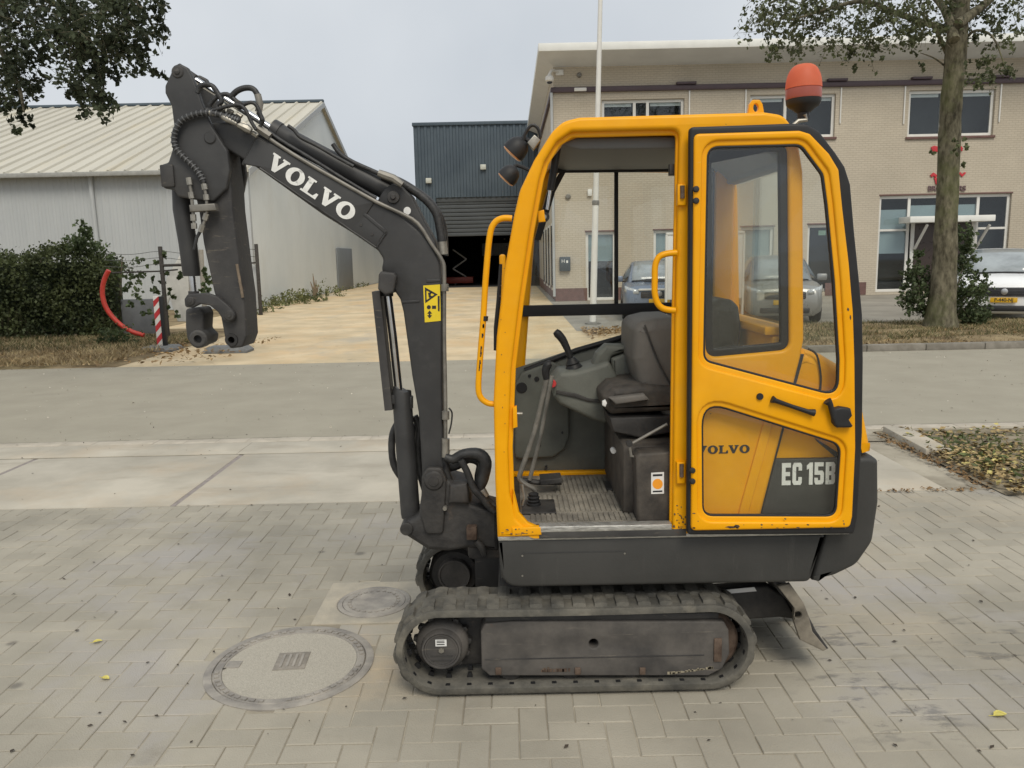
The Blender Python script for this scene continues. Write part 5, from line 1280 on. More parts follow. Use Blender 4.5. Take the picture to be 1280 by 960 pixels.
for q, r in (((724, 94), .09), ((710, 246), .10)):
    MB().lathe(P(q[0], q[1], yo), (0, -1, 0), [(r, .002), (r, .05), (r * .6, .08)], 14).build('wall_vent', PIPE, OF)
c = P(737, 241, yo); MB().box((c.x - .08, yo - .1, c.z - .12), (c.x + .08, yo - .003, c.z + .12), .02).build('wall_lamp', WFR, OF)
c = P(725, 113, yo); MB().box((c.x - .22, yo - .2, c.z - .06), (c.x + .22, yo - .125, c.z + .06), .02).build('floodlight', WFR, OF)
c = P(690, 120, yo); MB().tube([(ox0 - .08, yo - .12, zg - .12), (ox0 - .06, yo - .08, .2)], .05, 8).build('downpipe', CLADG, OF)
# entrance canopy with struts and the doors under it
ca, cb_ = P(1138, 272, yo - .9), P(1245, 269, yo - .9)
cn = MB().box((ca.x, yo - .9, cb_.z - .20), (cb_.x, yo - .02, cb_.z + .02), .02).build('entrance_canopy', FASC, OF)
for px in (1146, 1222):
    a = P(px, 282, yo); MB().tube([(a.x, yo - .75, a.z), (a.x - .05, yo - .03, a.z - .85)], .05, 6).build('strut', WFR, cn)
for px in (1141, 1216):
    a = P(px, 300, yo); MB().box((a.x - .06, yo + .02, .05), (a.x + .06, yo + .098, P(px, 275, yo).z), .006).build('door_post', WFR, OF)
MB().box((P(1143, 300, yo).x, yo + .04, .06), (P(1214, 300, yo).x, yo + .09, P(1180, 277, yo).z - .05)).build('entrance_door', mat('dark_brown_door', (.045, .03, .025), .3), OF, smooth=0)
# red emblem and letters over the entrance, the tree hides the middle
EMB = mat('emblem_red', (.50, .03, .04), .5)
def cheek(pts): plate('emblem', PL(pts, yo - .05), [], yo - .05, yo - .01, EMB, OF, .004)
cheek([(1163, 219), (1167, 215.5), (1172, 219), (1170, 222), (1167, 219.5), (1165, 221.5)]); cheek([(1199, 217), (1203, 221), (1208, 216), (1206, 215), (1203, 217.5), (1200.5, 215)])
cheek([(1164, 184), (1168, 182), (1172, 183), (1172, 190), (1166, 189)]); cheek([(1196, 182), (1201, 182), (1204, 185), (1203, 189), (1198, 186)])
cheek([(1168, 222), (1173, 222), (1173, 232), (1170, 230)])
LET = mat('plum_letters', (.14, .09, .09), .6)
for body, px in (('BRO', 1168), ('RS', 1202)):
    tm = text_mesh('wall_letters', body, .26, .02, 1.0, .006); c = P(px, 236, yo); tm.transform(Matrix.Translation((c.x, yo - .03, c.z))); link('wall_letters', tm, LET, OF)
c = P(1037, 292, yo); tm = text_mesh('window_sign', '123', .18, .001); 
MB().box((P(1025, 292, yo).x, yo + .145, P(1025, 294, yo).z), (P(1034, 292, yo).x, yo + .15, P(1025, 288, yo).z)).build('window_sticker', mat('pale_green_sticker', (.35, .5, .38), .6), OF, smooth=0)

# --- flag pole
fpb = G(741, 405); tp_ = P(750.5, 0, fpb.y)
FP = root('flag_pole', fpb, 'tall slim white flag pole in front of the office', 'flag pole')
dirp = (tp_ - fpb).normalized()
pm = MB().tube([fpb, fpb + dirp * 3.0], [.085, .075], 12).build('lower_pole', WFR, FP)
MB().tube([fpb + dirp * 2.95, fpb + dirp * 9.5], [.07, .045], 12).build('upper_pole', WFR, FP)
MB().lathe(fpb + dirp * 2.9, dirp, [(.08, 0), (.09, .03), (.09, .1), (.075, .12)], 14).build('collar', PIPE, FP)
MB().lathe(fpb, (0, 0, 1), [(.2, 0), (.2, .03), (.1, .06)], 14).build('foot_plate', PIPE, FP)

# --- white sign board between the parked cars
ys = 19.0
SG = root('sign_board', (P(880, 380, ys).x, ys, 0), 'white sign board with red and blue stripes behind the cab', 'sign')
a, b = P(834, 380, ys), P(929, 292, ys)
MB().box((a.x, ys, .62), (b.x, ys + .06, b.z), .01).build('board', STKW, SG)
MB().box((a.x - .04, ys - .02, b.z + .002), (b.x + .04, ys + .08, b.z + .06), .01).build('top_rail', WFR, SG)
MB().box((a.x - .05, ys - .02, 0), (a.x - .002, ys + .08, b.z), .01).build('post', WFR, SG)
MB().box((b.x + .002, ys - .02, 0), (b.x + .05, ys + .08, b.z), .01).build('post', WFR, SG)
BLUS = mat('sign_blue', (.03, .06, .30), .5); REDS = mat('sign_red', (.55, .05, .05), .5)
def stripe(pts, m, n): 
    q = PL(pts, ys - .004); plate(n, q, [], ys - .004, ys + .001, m, SG, 0)
stripe([(868, 306), (880, 299), (892, 300), (892, 304), (880, 303), (870, 310)], REDS, 'red_stripe')
stripe([(868, 314), (880, 307), (892, 309), (892, 313), (880, 311), (870, 318)], REDS, 'red_stripe')
stripe([(872, 332), (882, 318), (892, 315), (892, 320), (884, 322), (876, 334)], BLUS, 'blue_stripe')
stripe([(868, 351), (893, 350.5), (893, 352), (868, 352.5)], REDS, 'red_stripe')
for body, s_, q, bo in (('8', .46, (886, 340), .012), ('OT', .2, (887, 358), .004)):
    tm = text_mesh('sign_text', body, s_, .002, 1.0, bo); c = P(q[0], q[1], ys); tm.transform(Matrix.Translation((c.x, ys - .005, c.z))); link('sign_text', tm, BLKP, SG)

# ------------------------------------------------------------------ parked cars, noses towards the road
TYRE = mat('tyre_rubber', (.02, .02, .02), .8); RIM = mat('alloy_rim', (.5, .5, .5), .3, .8)
CGL = mat('car_glass', (.10, .125, .14), .06, var=.2, scale=2, spec=.8); CGL2 = mat('car_glass_pale', (.30, .33, .34), .08, var=.2, scale=2, spec=.8)
BKPL = mat('black_car_plastic', (.022, .022, .024), .5); NPL = mat('number_plate_yellow', (.72, .42, .02), .45, var=.03)
HLM = mat('headlight_glass', (.55, .58, .6), .12, .2, var=.3, scale=40)
def car(name, label, px, Y, paint, W=1.84, H=1.64, L=4.5, hood=1.02, plate_txt=None, rot=0.0, scoop=False, grp='parked cars', screen=None):
    o = P(px, 380, Y); R_ = root(name, (o.x, Y, 0), label, 'car', grp)
    MW = Matrix.Translation((o.x, Y, 0)) @ Matrix.Rotation(rot, 4, 'Z')
    hw = W / 2
    def T(x, y, z): return tuple(MW @ Vector((x, y, z)))
    def sec(y, w, zb, zt, crown=.035):
        h = [(0, zb), (.80 * w, zb), (.96 * w, zb + .10), (w, zb + .38 * (zt - zb)), (.985 * w, zb + .68 * (zt - zb)), (.95 * w, zt - .05), (.84 * w, zt - .005), (.5 * w, zt + crown * .7), (0, zt + crown)]
        return [T(x, y, z) for x, z in h] + [T(-x, y, z) for x, z in h[-2:0:-1]]
    st = [(-.00, hw * .80, .30, .70), (.02, hw * .86, .24, .80), (.12, hw * .93, .20, .88), (.30, hw * .975, .20, hood - .06), (.65, hw, .20, hood - .02), (1.15, hw, .20, hood + .03), (2.0, hw, .20, hood + .04), (3.3, hw, .20, hood + .04), (4.1, hw * .97, .22, hood + .02), (L - .08, hw * .90, .28, hood), (L, hw * .82, .34, hood - .1)]
    b = MB(); b.loft([sec(*s) for s in st], closed=True); body = b.build('body', paint, R_, smooth=60)
    def gh(y, wb, zb, wt, zt):
        h = [(wb, zb), (wb * .6 + wt * .4, zb + .45 * (zt - zb)), (wt, zt - .03), (wt * .9, zt), (wt * .45, zt + .015), (0, zt + .02)]
        return [T(x, y, z) for x, z in h] + [T(-x, y, z) for x, z in h[-2::-1]]
    zb = hood + .0
    gs = [(1.05, hw * .80, zb, hw * .78, zb + .05), (1.35, hw * .86, zb, hw * .76, zb + .22), (1.75, hw * .88, zb, hw * .71, H - .16), (2.05, hw * .9, zb, hw * .69, H - .045), (2.6, hw * .9, zb, hw * .68, H - .02), (3.5, hw * .9, zb, hw * .68, H - .04), (4.05, hw * .88, zb, hw * .68, H - .16), (L - .12, hw * .82, zb, hw * .74, zb + .15)]
    g = MB(); g.loft([gh(*s) for s in gs]); g.build('roof', paint, body, smooth=60)
    # windscreen following the front of the cabin, a little proud of it
    scr = MB(); rows = []
    for y, wb, z0, wt, zt in gs[0:4]:
        w = wt * .93; rows.append([T(x * w, y - .02 - .012 * abs(x), zt + .022 - .02 * abs(x) ** 2 + .006) for x in (-1, -.6, -.2, .2, .6, 1)])
    scr.loft(rows); ws_ = scr.build('windscreen', screen or CGL2, R_, smooth=60)
    md = ws_.modifiers.new('thickness', 'SOLIDIFY'); md.thickness = .012
    for sgn in (-1, 1):
        sw_ = MB(); rows = []
        for y, k in ((1.55, .35), (2.0, .88), (2.9, .9), (3.8, .86), (4.1, .5)):
            wb, wt, zt = hw * .89, hw * .69, H - .05
            rows.append([T(sgn * ((wb * .6 + wt * .4) * 1.005 + (wb * .2)), y, zb + .06), T(sgn * (wt + (wb - wt) * (1 - k) * .6 + .02), y, zb + (zt - zb) * k)])
        sw_.loft(rows); q = sw_.build('side_window', CGL, R_, smooth=60); md = q.modifiers.new('thickness', 'SOLIDIFY'); md.thickness = .01
        # mirror
        m_ = MB().box(T(0, 0, 0), T(0, 0, 0)) if False else MB()
        c = Vector((sgn * (hw + .10), 1.42, hood + .10))
        m_.box(c - Vector((.12, .07, .08)), c + Vector((.12, .07, .08)), .04, MW); mo = m_.build('mirror', paint, R_)
        MB().box(c + Vector((-.14 * sgn - .05, -.03, -.09)), c + Vector((-.14 * sgn + .05, .03, -.04)), .01, MW).build('mirror_foot', BKPL, mo)
        # headlight wrapping the corner
        hl_ = MB(); z0, z1 = .70, .83
        rg = []
        for (x, y, a, b_) in ((.48, .035, .705, .80), (.62, .07, .70, .84), (.74, .14, .705, .875), (.80, .27, .74, .90), (.83, .42, .80, .91)):
            xx = x / .84 * hw * .94; rg.append([T(sgn * (xx + .02), y - .035, a), T(sgn * (xx + .01), y - .02, b_)])
        hl_.loft(rg); q = hl_.build('headlight', HLM, R_, smooth=60); md = q.modifiers.new('thickness', 'SOLIDIFY'); md.thickness = .03
        c = Vector((sgn * hw * .70, .02, .42)); MB().lathe(MW @ c, MW.to_3x3() @ Vector((0, -1, 0)), [(.07, -.06), (.07, .005), (.05, .012), (.0, .014)], 16).build('fog_lamp', HLM, R_)
        for yy in (.86, L - .86):
            tc = MW @ Vector((sgn * (hw - .11), yy, .335)); ax_ = MW.to_3x3() @ Vector((sgn, 0, 0))
            w_ = MB().lathe(tc, ax_, [(.2, -.11), (.30, -.11), (.335, -.08), (.335, .08), (.30, .115), (.21, .115)], 28).build('wheel', TYRE, R_)
            MB().lathe(tc, ax_, [(.205, -.05), (.205, .105), (.17, .08), (.05, .095), (.0, .1)], 20).build('rim', RIM, w_)
    gw = .66 if H > 1.63 else .46
    MB().box((-gw, -.035, .60), (gw, .10, .80 if H > 1.63 else .76), .03, MW).build('grille', BKPL, R_)
    for k in range(3): MB().box((-gw + .03, -.046, .625 + k * .045), (gw - .03, -.03, .637 + k * .045), .003, MW).build('grille_bar', mat('grille_bar', (.12, .12, .13), .3, .6), R_)
    MB().box((-hw * .62, -.03, .27), (hw * .62, .08, .40), .03, MW).build('lower_grille', BKPL, R_)
    MB().lathe(MW @ Vector((0, -.045, .71)), MW.to_3x3() @ Vector((0, -1, 0)), [(.07, -.01), (.07, .004), (.055, .01)], 20).build('badge', RIM, R_)
    np_ = MB().box((-.26, -.065, .47), (.26, -.04, .58), .004, MW).build('number_plate', NPL, R_)
    if plate_txt:
        tm = text_mesh('plate_text', plate_txt, .105, .001, .95, .002); tm.transform(MW @ Matrix.Translation((0, -.067, .525))); link('plate_text', tm, BLKP, np_)
    if scoop:
        MB().box((-.34, .78, hood + .01), (.34, 1.12, hood + .10), .035, MW).build('bonnet_scoop', BKPL, R_)
        MB().box((-.52, -.05, .79), (.52, .02, .84), .015, MW).build('chrome_trim', WFR, R_)
    MB().box((-.55, .96, hood + .045), (.55, 1.05, hood + .065), .008, MW).build('wiper_cowl', BKPL, R_)
    return R_
CARW = mat('white_car_paint', (.85, .86, .86), .25, var=.03, scale=1, spec=.6)
CARB = mat('blue_grey_car_paint', (.20, .245, .32), .28, .3, var=.06, scale=1, spec=.6)
CARS = mat('silver_car_paint', (.36, .36, .35), .3, .5, var=.05, scale=1, spec=.6)
car('parked_car', 'white SUV with yellow plate parked at the right edge behind the tree', 1254, 17.9, CARW, 1.88, 1.66, 4.6, 1.04, 'P-440-NJ', math.radians(-27))
car('parked_car', 'blue grey car with bonnet scoop seen through the cab opening', 824, 20.2, CARB, 1.80, 1.52, 4.6, .95, None, math.radians(-7), True)
car('parked_car', 'silver car parked behind the cab, seen through the door window', 981, 18.6, CARS, 1.78, 1.60, 4.4, .96, None, math.radians(-13), screen=CGL2)

# ------------------------------------------------------------------ trees, hedge, verge, small things across the road
LFR = leafmat('tree_leaves', (.075, .09, .042), (.16, .18, .09), .4)
LFL = leafmat('dark_tree_leaves', (.045, .058, .036), (.09, .11, .062), .4)
LFI = leafmat('ivy_leaves', (.055, .08, .032), (.125, .165, .075), .35)
LFH = leafmat('hedge_leaves', (.038, .056, .024), (.115, .135, .055), .3)
BARK = mat('tree_bark', (.085, .075, .05), .92, var=.35, scale=5, col2=(.20, .18, .125), bump=1.0, bscale=12, stretch=(2.2, 2.2, .9), spec=.15)
add_layer(BARK, (.11, .12, .05), 1.6, .50, .66, amount=.6)
add_layer(BARK, (.035, .03, .022), 4, .60, .70, stretch=(1.5, 1.5, 1), amount=.7)
def trunk(name, pts, rs, parent, m=BARK, n=16):
    b = MB().tube(pts, rs, n, 6)
    b.v = [tuple(Vector(v) + Vector((rnd.uniform(-1, 1), rnd.uniform(-1, 1), 0)) * .012) for v in b.v]
    return b.build(name, m, parent, smooth=70)
# right tree
ty = 16.6
tb = P(1176, 412, ty); tb.z = .02
TR = root('street_tree', tb, 'leaning tree with bare trunk on the verge before the office', 'tree', 'roadside trees')
tp = [tb + Vector((0, 0, -.1)), P(1176, 392, ty), P(1180, 340, ty), P(1184, 250, ty), P(1188, 150, ty), P(1195, 60, ty), P(1200, 0, ty), P(1206, -60, ty), P(1212, -150, ty), P(1215, -260, ty)]
trunk('trunk', tp, [.40, .29, .235, .208, .195, .195, .185, .16, .13, .08], TR)
limbs = [([(1198, 30), (1235, 2), (1262, -25), (1300, -60)], .10), ([(1193, 50), (1180, 10), (1150, -20), (1120, -40)], .10), ([(1194, 40), (1130, 20), (1080, 2), (1040, 10), (990, 25)], .07), ([(1203, -30), (1100, -30), (1020, -20), (960, 5)], .09),
         ([(1195, 70), (1215, 40), (1240, 45), (1255, 80)], .04), ([(1186, 72), (1165, 30), (1140, 10)], .05), ([(1208, -80), (1150, -140), (1080, -180)], .09), ([(1210, -100), (1270, -160), (1330, -180)], .09), ([(1192, 92), (1170, 74), (1150, 66)], .025)]
for l_, r in limbs:
    pts = [P(a, b, ty + (i * .5 - .4) * (1 if r > .08 else -.6)) for i, (a, b) in enumerate(l_)]
    MB().tube(pts, [r * (1 - .75 * i / (len(pts) - 1)) for i in range(len(pts))], 8, 4).build('limb', BARK, TR, smooth=60)
pts = []
TW = []
def clump(px, py, Y, rx, rz, n, sub=5, tl=None, droop=.35):
    """sprays of leaves set along thin twigs inside one clump"""
    c = np.array(P(px, py, Y)); per = 11; k = max(2, n // per); tl = tl or min(.5, rx * .9)
    st = in_ball(c, (rx * .8, rx * .9, rz * .8), k, .05)
    for s_ in st:
        d_ = NR.normal(size=3) + (s_ - c) / (rx + 1e-6) * .9; d_[2] -= droop; d_ /= np.linalg.norm(d_)
        L_ = tl * NR.uniform(.5, 1.2); t = NR.uniform(0, 1, per)
        pts.append(s_ + d_ * (t * L_)[:, None] + NR.normal(0, L_ * .13, (per, 3)))
        TW.append((s_, s_ + d_ * L_))
def twigs(parent, r=.006):
    b = MB()
    for a_, e_ in TW: b.tube([a_, e_], [r, r * .4], 3, caps=False)
    TW.clear(); return b.build('twigs', BARK, parent, smooth=0, fixn=False, kind='stuff')
for a in [(955, 10, .55, .5, 330), (965, 40, .35, .45, 200), (985, 25, .6, .5, 380), (960, 66, .18, .25, 60), (1000, 55, .35, .25, 150), (1015, 10, .6, .4, 360), (1040, 32, .6, .4, 300), (1060, 10, .6, .4, 340), (1075, 38, .5, .3, 240), (1095, 55, .4, .3, 130), (1075, 62, .25, .2, 60), (1105, 20, .6, .4, 300),
          (1130, 10, .6, .45, 320), (1150, 32, .5, .35, 200), (1130, 48, .35, .25, 90), (1160, 8, .5, .4, 240), (1148, 60, .2, .2, 45), (1160, 82, .12, .1, 16), (1072, 80, .12, .1, 14), (1108, 70, .2, .12, 26), (1145, 48, .2, .2, 40),
          (1225, 15, .5, .4, 200), (1250, 6, .5, .4, 220), (1272, 25, .4, .4, 150), (1222, 42, .3, .25, 80), (1250, 40, .3, .2, 60), (1232, 75, .28, .25, 95), (1250, 90, .3, .22, 110), (1220, 92, .25, .2, 80), (1262, 78, .15, .2, 30), (1236, 100, .2, .12, 50), (1210, 100, .14, .15, 30),
          (1262, 50, .25, .2, 40), (1172, 50, .2, .3, 50), (1178, 25, .25, .4, 80)]:
    clump(a[0], a[1], ty + rnd.uniform(-1.1, .8), a[2], a[3], int(a[4] * 1.1), 11)
for k in range(60):
    clump(rnd.uniform(930, 1420), rnd.uniform(-330, -20), ty + rnd.uniform(-3, 3), .8, .6, 130, 6)
me = leaf_mesh('crown', np.concatenate(pts), .082, aspect=.66)
link('crown', me, LFR, TR); twigs(TR)
# twigs on the trunk
pts = []
clump(1203, 176, ty - .35, .12, .16, 40, 4); clump(1169, 188, ty - .35, .08, .1, 14, 3); clump(1196, 190, ty - .4, .15, .2, 40, 4); clump(1202, 205, ty - .4, .1, .1, 14, 3)
link('trunk_shoots', leaf_mesh('trunk_shoots', np.concatenate(pts), .09, aspect=.7), LFR, TR, kind='stuff')
# ivy bush at its foot
IV = root('ivy_bush', P(1185, 405, ty + .4), 'green ivy bush growing round the foot of the leaning tree', 'bush')
pts = []
for a in [(1150, 350, .32, .35, 380), (1140, 375, .28, .25, 240), (1160, 385, .3, .25, 260), (1135, 345, .18, .16, 80), (1205, 370, .32, .4, 480), (1205, 330, .25, .4, 300), (1206, 300, .18, .3, 180), (1195, 290, .12, .2, 70), (1215, 395, .3, .2, 280), (1222, 360, .25, .25, 180), (1226, 390, .2, .2, 140), (1150, 318, .12, .15, 50), (1142, 330, .2, .14, 60), (1225, 345, .2, .14, 60)]:
    clump(a[0], a[1], ty + .35 + rnd.uniform(-.15, .15), a[2] * .98, a[3] * 1.0, int(a[4] * 2.0), 14)
link('foliage', leaf_mesh('foliage', np.concatenate(pts), .072, aspect=.7), LFI, IV)
st_ = MB()
for a in ((1150, 352), (1140, 372), (1205, 330), (1215, 380), (1224, 360)): st_.tube([P(1185, 408, ty + .4), P((a[0] + 1185) / 2, (a[1] + 400) / 2, ty + .4), P(a[0], a[1], ty + .35)], [.03, .02, .01], 6, 3)
st_.build('stem', BARK, IV)

# left tree: only hanging boughs reach into the picture
ly = 11.0
lb_ = Vector((P(-260, 420, ly).x, ly + 3.4, 0))
TL = root('street_tree', lb_, 'dark leafy boughs hanging in at the top left corner', 'tree', 'roadside trees')
trunk('trunk', [lb_, lb_ + Vector((.05, 0, 2)), lb_ + Vector((.15, -.1, 4)), lb_ + Vector((.2, -.2, 6.5)), lb_ + Vector((.1, -.2, 9))], [.42, .33, .28, .2, .08], TL)
for l_ in ([(-260, 40), (-120, -40), (0, -20), (80, 10), (130, 40)], [(-260, 60), (-120, 0), (-20, 40), (20, 100), (30, 140)], [(-240, -80), (-60, -120), (80, -60), (160, -10), (195, 40)], [(-120, -30), (40, -40), (110, 50), (125, 120)]):
    q = [P(a, b, ly + 1.6 - .4 * i) for i, (a, b) in enumerate(l_)]; q[0] = lb_ + Vector((.15, -.1, 4.6))
    MB().tube(q, [.12, .08, .05, .03, .012][:len(q)], 8, 4).build('limb', BARK, TL, smooth=60)
pts = []
for a in [(10, 20, .5, .4, 700), (40, 10, .5, .4, 600), (20, 60, .38, .35, 600), (8, 95, .35, .35, 520), (35, 95, .2, .28, 240), (12, 130, .28, .25, 320), (28, 150, .13, .12, 90), (20, 162, .1, .07, 40), (45, 70, .14, .15, 90), (48, 115, .06, .06, 14),
          (80, 15, .45, .35, 600), (70, 40, .3, .22, 300), (100, 40, .4, .35, 520), (95, 75, .3, .3, 360), (118, 70, .32, .3, 400), (130, 85, .22, .25, 240), (105, 105, .25, .25, 280), (125, 110, .2, .22, 200), (100, 125, .2, .16, 150), (120, 128, .2, .15, 130), (105, 140, .12, .08, 40), (132, 141, .14, .07, 50), (138, 95, .14, .14, 90),
          (130, 15, .42, .35, 500), (150, 30, .36, .35, 420), (165, 10, .35, .3, 320), (180, 30, .26, .28, 200), (160, 55, .24, .22, 200), (175, 60, .18, .18, 110), (195, 25, .16, .2, 90), (203, 42, .1, .14, 50), (185, 85, .16, .14, 90), (198, 93, .1, .08, 40), (172, 90, .12, .1, 40), (178, 78, .1, .1, 40), (200, 10, .1, .12, 40)]:
    clump(a[0], a[1], ly + rnd.uniform(-.5, .5), a[2], a[3], int(a[4] * .85), 11)
for k in range(46):
    clump(rnd.uniform(-420, 190), rnd.uniform(-300, -25), ly + rnd.uniform(-1.5, 3.5), .6, .5, 160, 6)
for k in range(24):
    clump(rnd.uniform(-420, -30), rnd.uniform(-20, 180), ly + rnd.uniform(-1.5, 3.5), .5, .5, 160, 6)
link('crown', leaf_mesh('crown', np.concatenate(pts), .075, aspect=.66), LFL, TL); twigs(TL, .004)

# hedge with a core of stems and thousands of leaves
hy = 18.6
HD = root('hedge', P(60, 425, hy), 'dense dark green hedge on the left verge', 'hedge')
HD.location.z = 0; ROOTLOC[HD.name] = Vector(HD.location)
hx0, hx1 = -19.0, P(147, 380, hy).x
zt_ = P(60, 318, hy).z
n = 30000; u_ = NR.uniform(0, 1, n)
X_ = hx0 + (hx1 - hx0) * u_; side = NR.random(n)
topz = zt_ + .10 * np.sin(X_ * 1.7) + .06 * np.sin(X_ * 4.1 + 1) - np.clip((X_ - hx1 + .9) * .5, 0, .5)
Z_ = np.where(side < .72, NR.uniform(.05, 1, n) * topz, topz + NR.normal(0, .09, n))
Y_ = np.where(side < .72, hy + NR.normal(0, .16, n) + .06 * np.sin(X_ * 3 + Z_ * 5), hy + NR.uniform(0, 1.2, n))
link('foliage', leaf_mesh('foliage', np.stack([X_, Y_, Z_], 1), .075, aspect=.75), LFH, HD)
core = MB()
for k in range(60):
    x = hx0 + (hx1 - .15 - hx0) * k / 59; core.tube([(x, hy + .35 + rnd.uniform(-.1, .1), 0), (x + rnd.uniform(-.2, .2), hy + .4, zt_ * .6), (x + rnd.uniform(-.3, .3), hy + .4, zt_ * .95)], [.05, .035, .01], 6)
core.build('stem', BARK, HD)
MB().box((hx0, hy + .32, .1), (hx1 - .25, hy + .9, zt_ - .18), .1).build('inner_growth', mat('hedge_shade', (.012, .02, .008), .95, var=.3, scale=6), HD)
pts = []; clump(103, 305, hy + .3, .36, .30, 420, 9); clump(106, 287, hy + .3, .16, .20, 110, 5); clump(88, 306, hy + .3, .2, .1, 60, 4); clump(140, 335, hy + .3, .3, .3, 180, 6)
tag(link('shrub', leaf_mesh('shrub', np.concatenate(pts), .10, aspect=.75), LFI), 'lighter green shoot standing up above the hedge', 'shrub')
pts = []
for a in ((145, 418, .36, .14, 420), (132, 424, .25, .1, 160), (158, 424, .25, .1, 160), (140, 432, .2, .08, 100)): clump(a[0], a[1], 16.8, a[2], a[3], a[4], 7)
tag(link('weed_tuft', leaf_mesh('weed_tuft', np.concatenate(pts), .07, aspect=.5), LFI), 'low green bush in front of the hedge by the red pipe', 'bush')

# dry grass of the verges
def blades(name, area, n, h, m, label, zf_=lambda x, y: .04):
    x0, y0, x1, y1 = area; v = np.zeros((n, 3, 3)); x = NR.uniform(x0, x1, n); y = NR.uniform(y0, y1, n)
    a = NR.uniform(0, 2 * np.pi, n); w = .012; hh = h * NR.uniform(.4, 1.3, n)
    z = np.full(n, .04); lean = NR.normal(0, .8, (n, 2)) * hh[:, None]
    v[:, 0] = np.stack([x - w * np.cos(a), y - w * np.sin(a), z], 1); v[:, 1] = np.stack([x + w * np.cos(a), y + w * np.sin(a), z], 1)
    v[:, 2] = np.stack([x + lean[:, 0], y + lean[:, 1], z + hh], 1)
    me = bpy.data.meshes.new(name); me.from_pydata(v.reshape(-1, 3).tolist(), [], np.arange(3 * n).reshape(n, 3).tolist()); me.update()
    return tag(link(name, me, m), label, 'grass', kind='stuff')
STRAW = leafmat('dry_grass', (.34, .25, .13), (.50, .40, .23), .25); GRS = leafmat('tired_grass', (.07, .085, .03), (.15, .15, .06), .2)
blades('dry_grass', (-17, 13.5, -6.9, 18.6), 26000, .10, STRAW, 'dry straw coloured grass on the left verge')
blades('green_grass', (-17, 15.6, -6.9, 18.8), 9000, .11, GRS, 'patchy green grass at the foot of the hedge')
blades('dry_grass', (5.1, 13.7, 16, 18.0), 26000, .09, STRAW, 'dry yellowed grass on the right verge')
blades('green_grass', (5.1, 14.2, 16, 18.1), 14000, .11, GRS, 'patchy green grass round the leaning tree')
lit = [(NR.uniform(1.6, 5.0), 17.6 + NR.normal(0, .45), .03 + NR.random() * .05) for _ in range(1500)] + [(NR.uniform(5, 16), NR.uniform(13.5, 18), .08) for _ in range(1600)] + [(NR.uniform(-16, -5), NR.uniform(13.3, 17.5), .07) for _ in range(1500)]
tag(link('leaf_litter', leaf_mesh('leaf_litter', lit, .09, flatness=.7), mat('far_litter', (.25, .15, .065), .8, var=.3, scale=20, col2=(.36, .25, .12), island=.4)), 'brown leaves drifted along the far side of the road', 'leaves', kind='stuff')
# weeds along the foot of the warehouse gable
pts = []
for a in ((312, 388, 28, 1.0, .4, 420), (352, 374, 32, 1.0, .35, 260), (400, 366, 38, 1.2, .45, 260), (310, 392, 27, .8, .25, 260), (330, 385, 29, .8, .25, 260), (375, 372, 33.5, 1.1, .32, 420), (390, 374, 34, .8, .25, 260), (362, 378, 32, .6, .2, 120), (345, 380, 31, .6, .2, 120), (410, 366, 42, .8, .3, 160), (430, 361, 47, .8, .3, 160), (450, 358, 50, .9, .3, 160), (355, 368, 33.5, .2, .2, 20), (320, 392, 26, .4, .15, 90)):
    clump(a[0], a[1], a[2], a[3], a[4], a[5], 7)
tag(link('wall_weeds', leaf_mesh('wall_weeds', np.concatenate(pts), .15, aspect=.4), leafmat('wall_weed', (.10, .125, .05), (.22, .23, .10))), 'rough green weeds along the foot of the warehouse wall', 'weeds', kind='stuff')
DRYP = mat('dry_stalk', (.20, .15, .10), .9)
dsx = MB(); b = P(393, 372, 34)
for q in ((391, 342), (395, 350), (388, 352), (398, 356)): dsx.tube([b, P((393 + q[0]) / 2 + 1, (372 + q[1]) / 2, 34), P(*q, 34)], [.05, .04, .012], 6)
tag(dsx.build('dry_stalk', DRYP), 'dead brown stalk standing against the warehouse wall', 'plant')

# fence, creeper, white board, pipe, beacons
POST = mat('rusty_fence_post', (.05, .045, .04), .8, var=.3, scale=20); WIRE = mat('fence_wire', (.12, .12, .11), .6, .5)
yf = 17.6
FN = root('wire_fence', (P(200, 420, yf).x, yf, 0), 'rusty wire fence with slim iron posts beside the hedge', 'fence')
for a, b in (((200, 308), (202, 425)), ((320, 305), (324, 376))):
    yy = yf if a[0] < 300 else 26.0
    t_, g_ = P(*a, yy), P(*b, yy); MB().box((t_.x - .04 * yy / 20, yy - .04, 0), (t_.x + .04 * yy / 20, yy + .04, t_.z), .008).build('post', POST, FN)
c0, c1 = P(150, 340, yf), P(230, 338, yf)
rail = MB().tube([P(140, 341, yf), P(200, 339, yf), P(222, 337, yf)], .02, 6).build('rail', POST, FN)
MB().tube([P(200, 332, yf), P(230, 331, yf)], .035, 6).build('rail', POST, FN)
for dy in (0, 8, 16): MB().tube([P(130, 317 + dy, yf), P(165, 318 + dy, yf), P(200, 314 + dy, yf), P(235, 318 + dy, yf)], .006, 5, 3).build('wire', WIRE, FN)
MB().tube([P(296, 331, 26), P(321, 328, 26)], .03, 6).build('rail', POST, FN)
for dy in (0, 9): MB().tube([P(292, 310 + dy, 26), P(320, 312 + dy, 26)], .01, 5).build('wire', WIRE, FN)
pan = MB().box((P(292, 330, 26.2).x, 26.18, .05), (P(321, 330, 26.2).x, 26.22, P(321, 331, 26.2).z), .005).build('mesh_panel', CLADG, FN)
pts = []
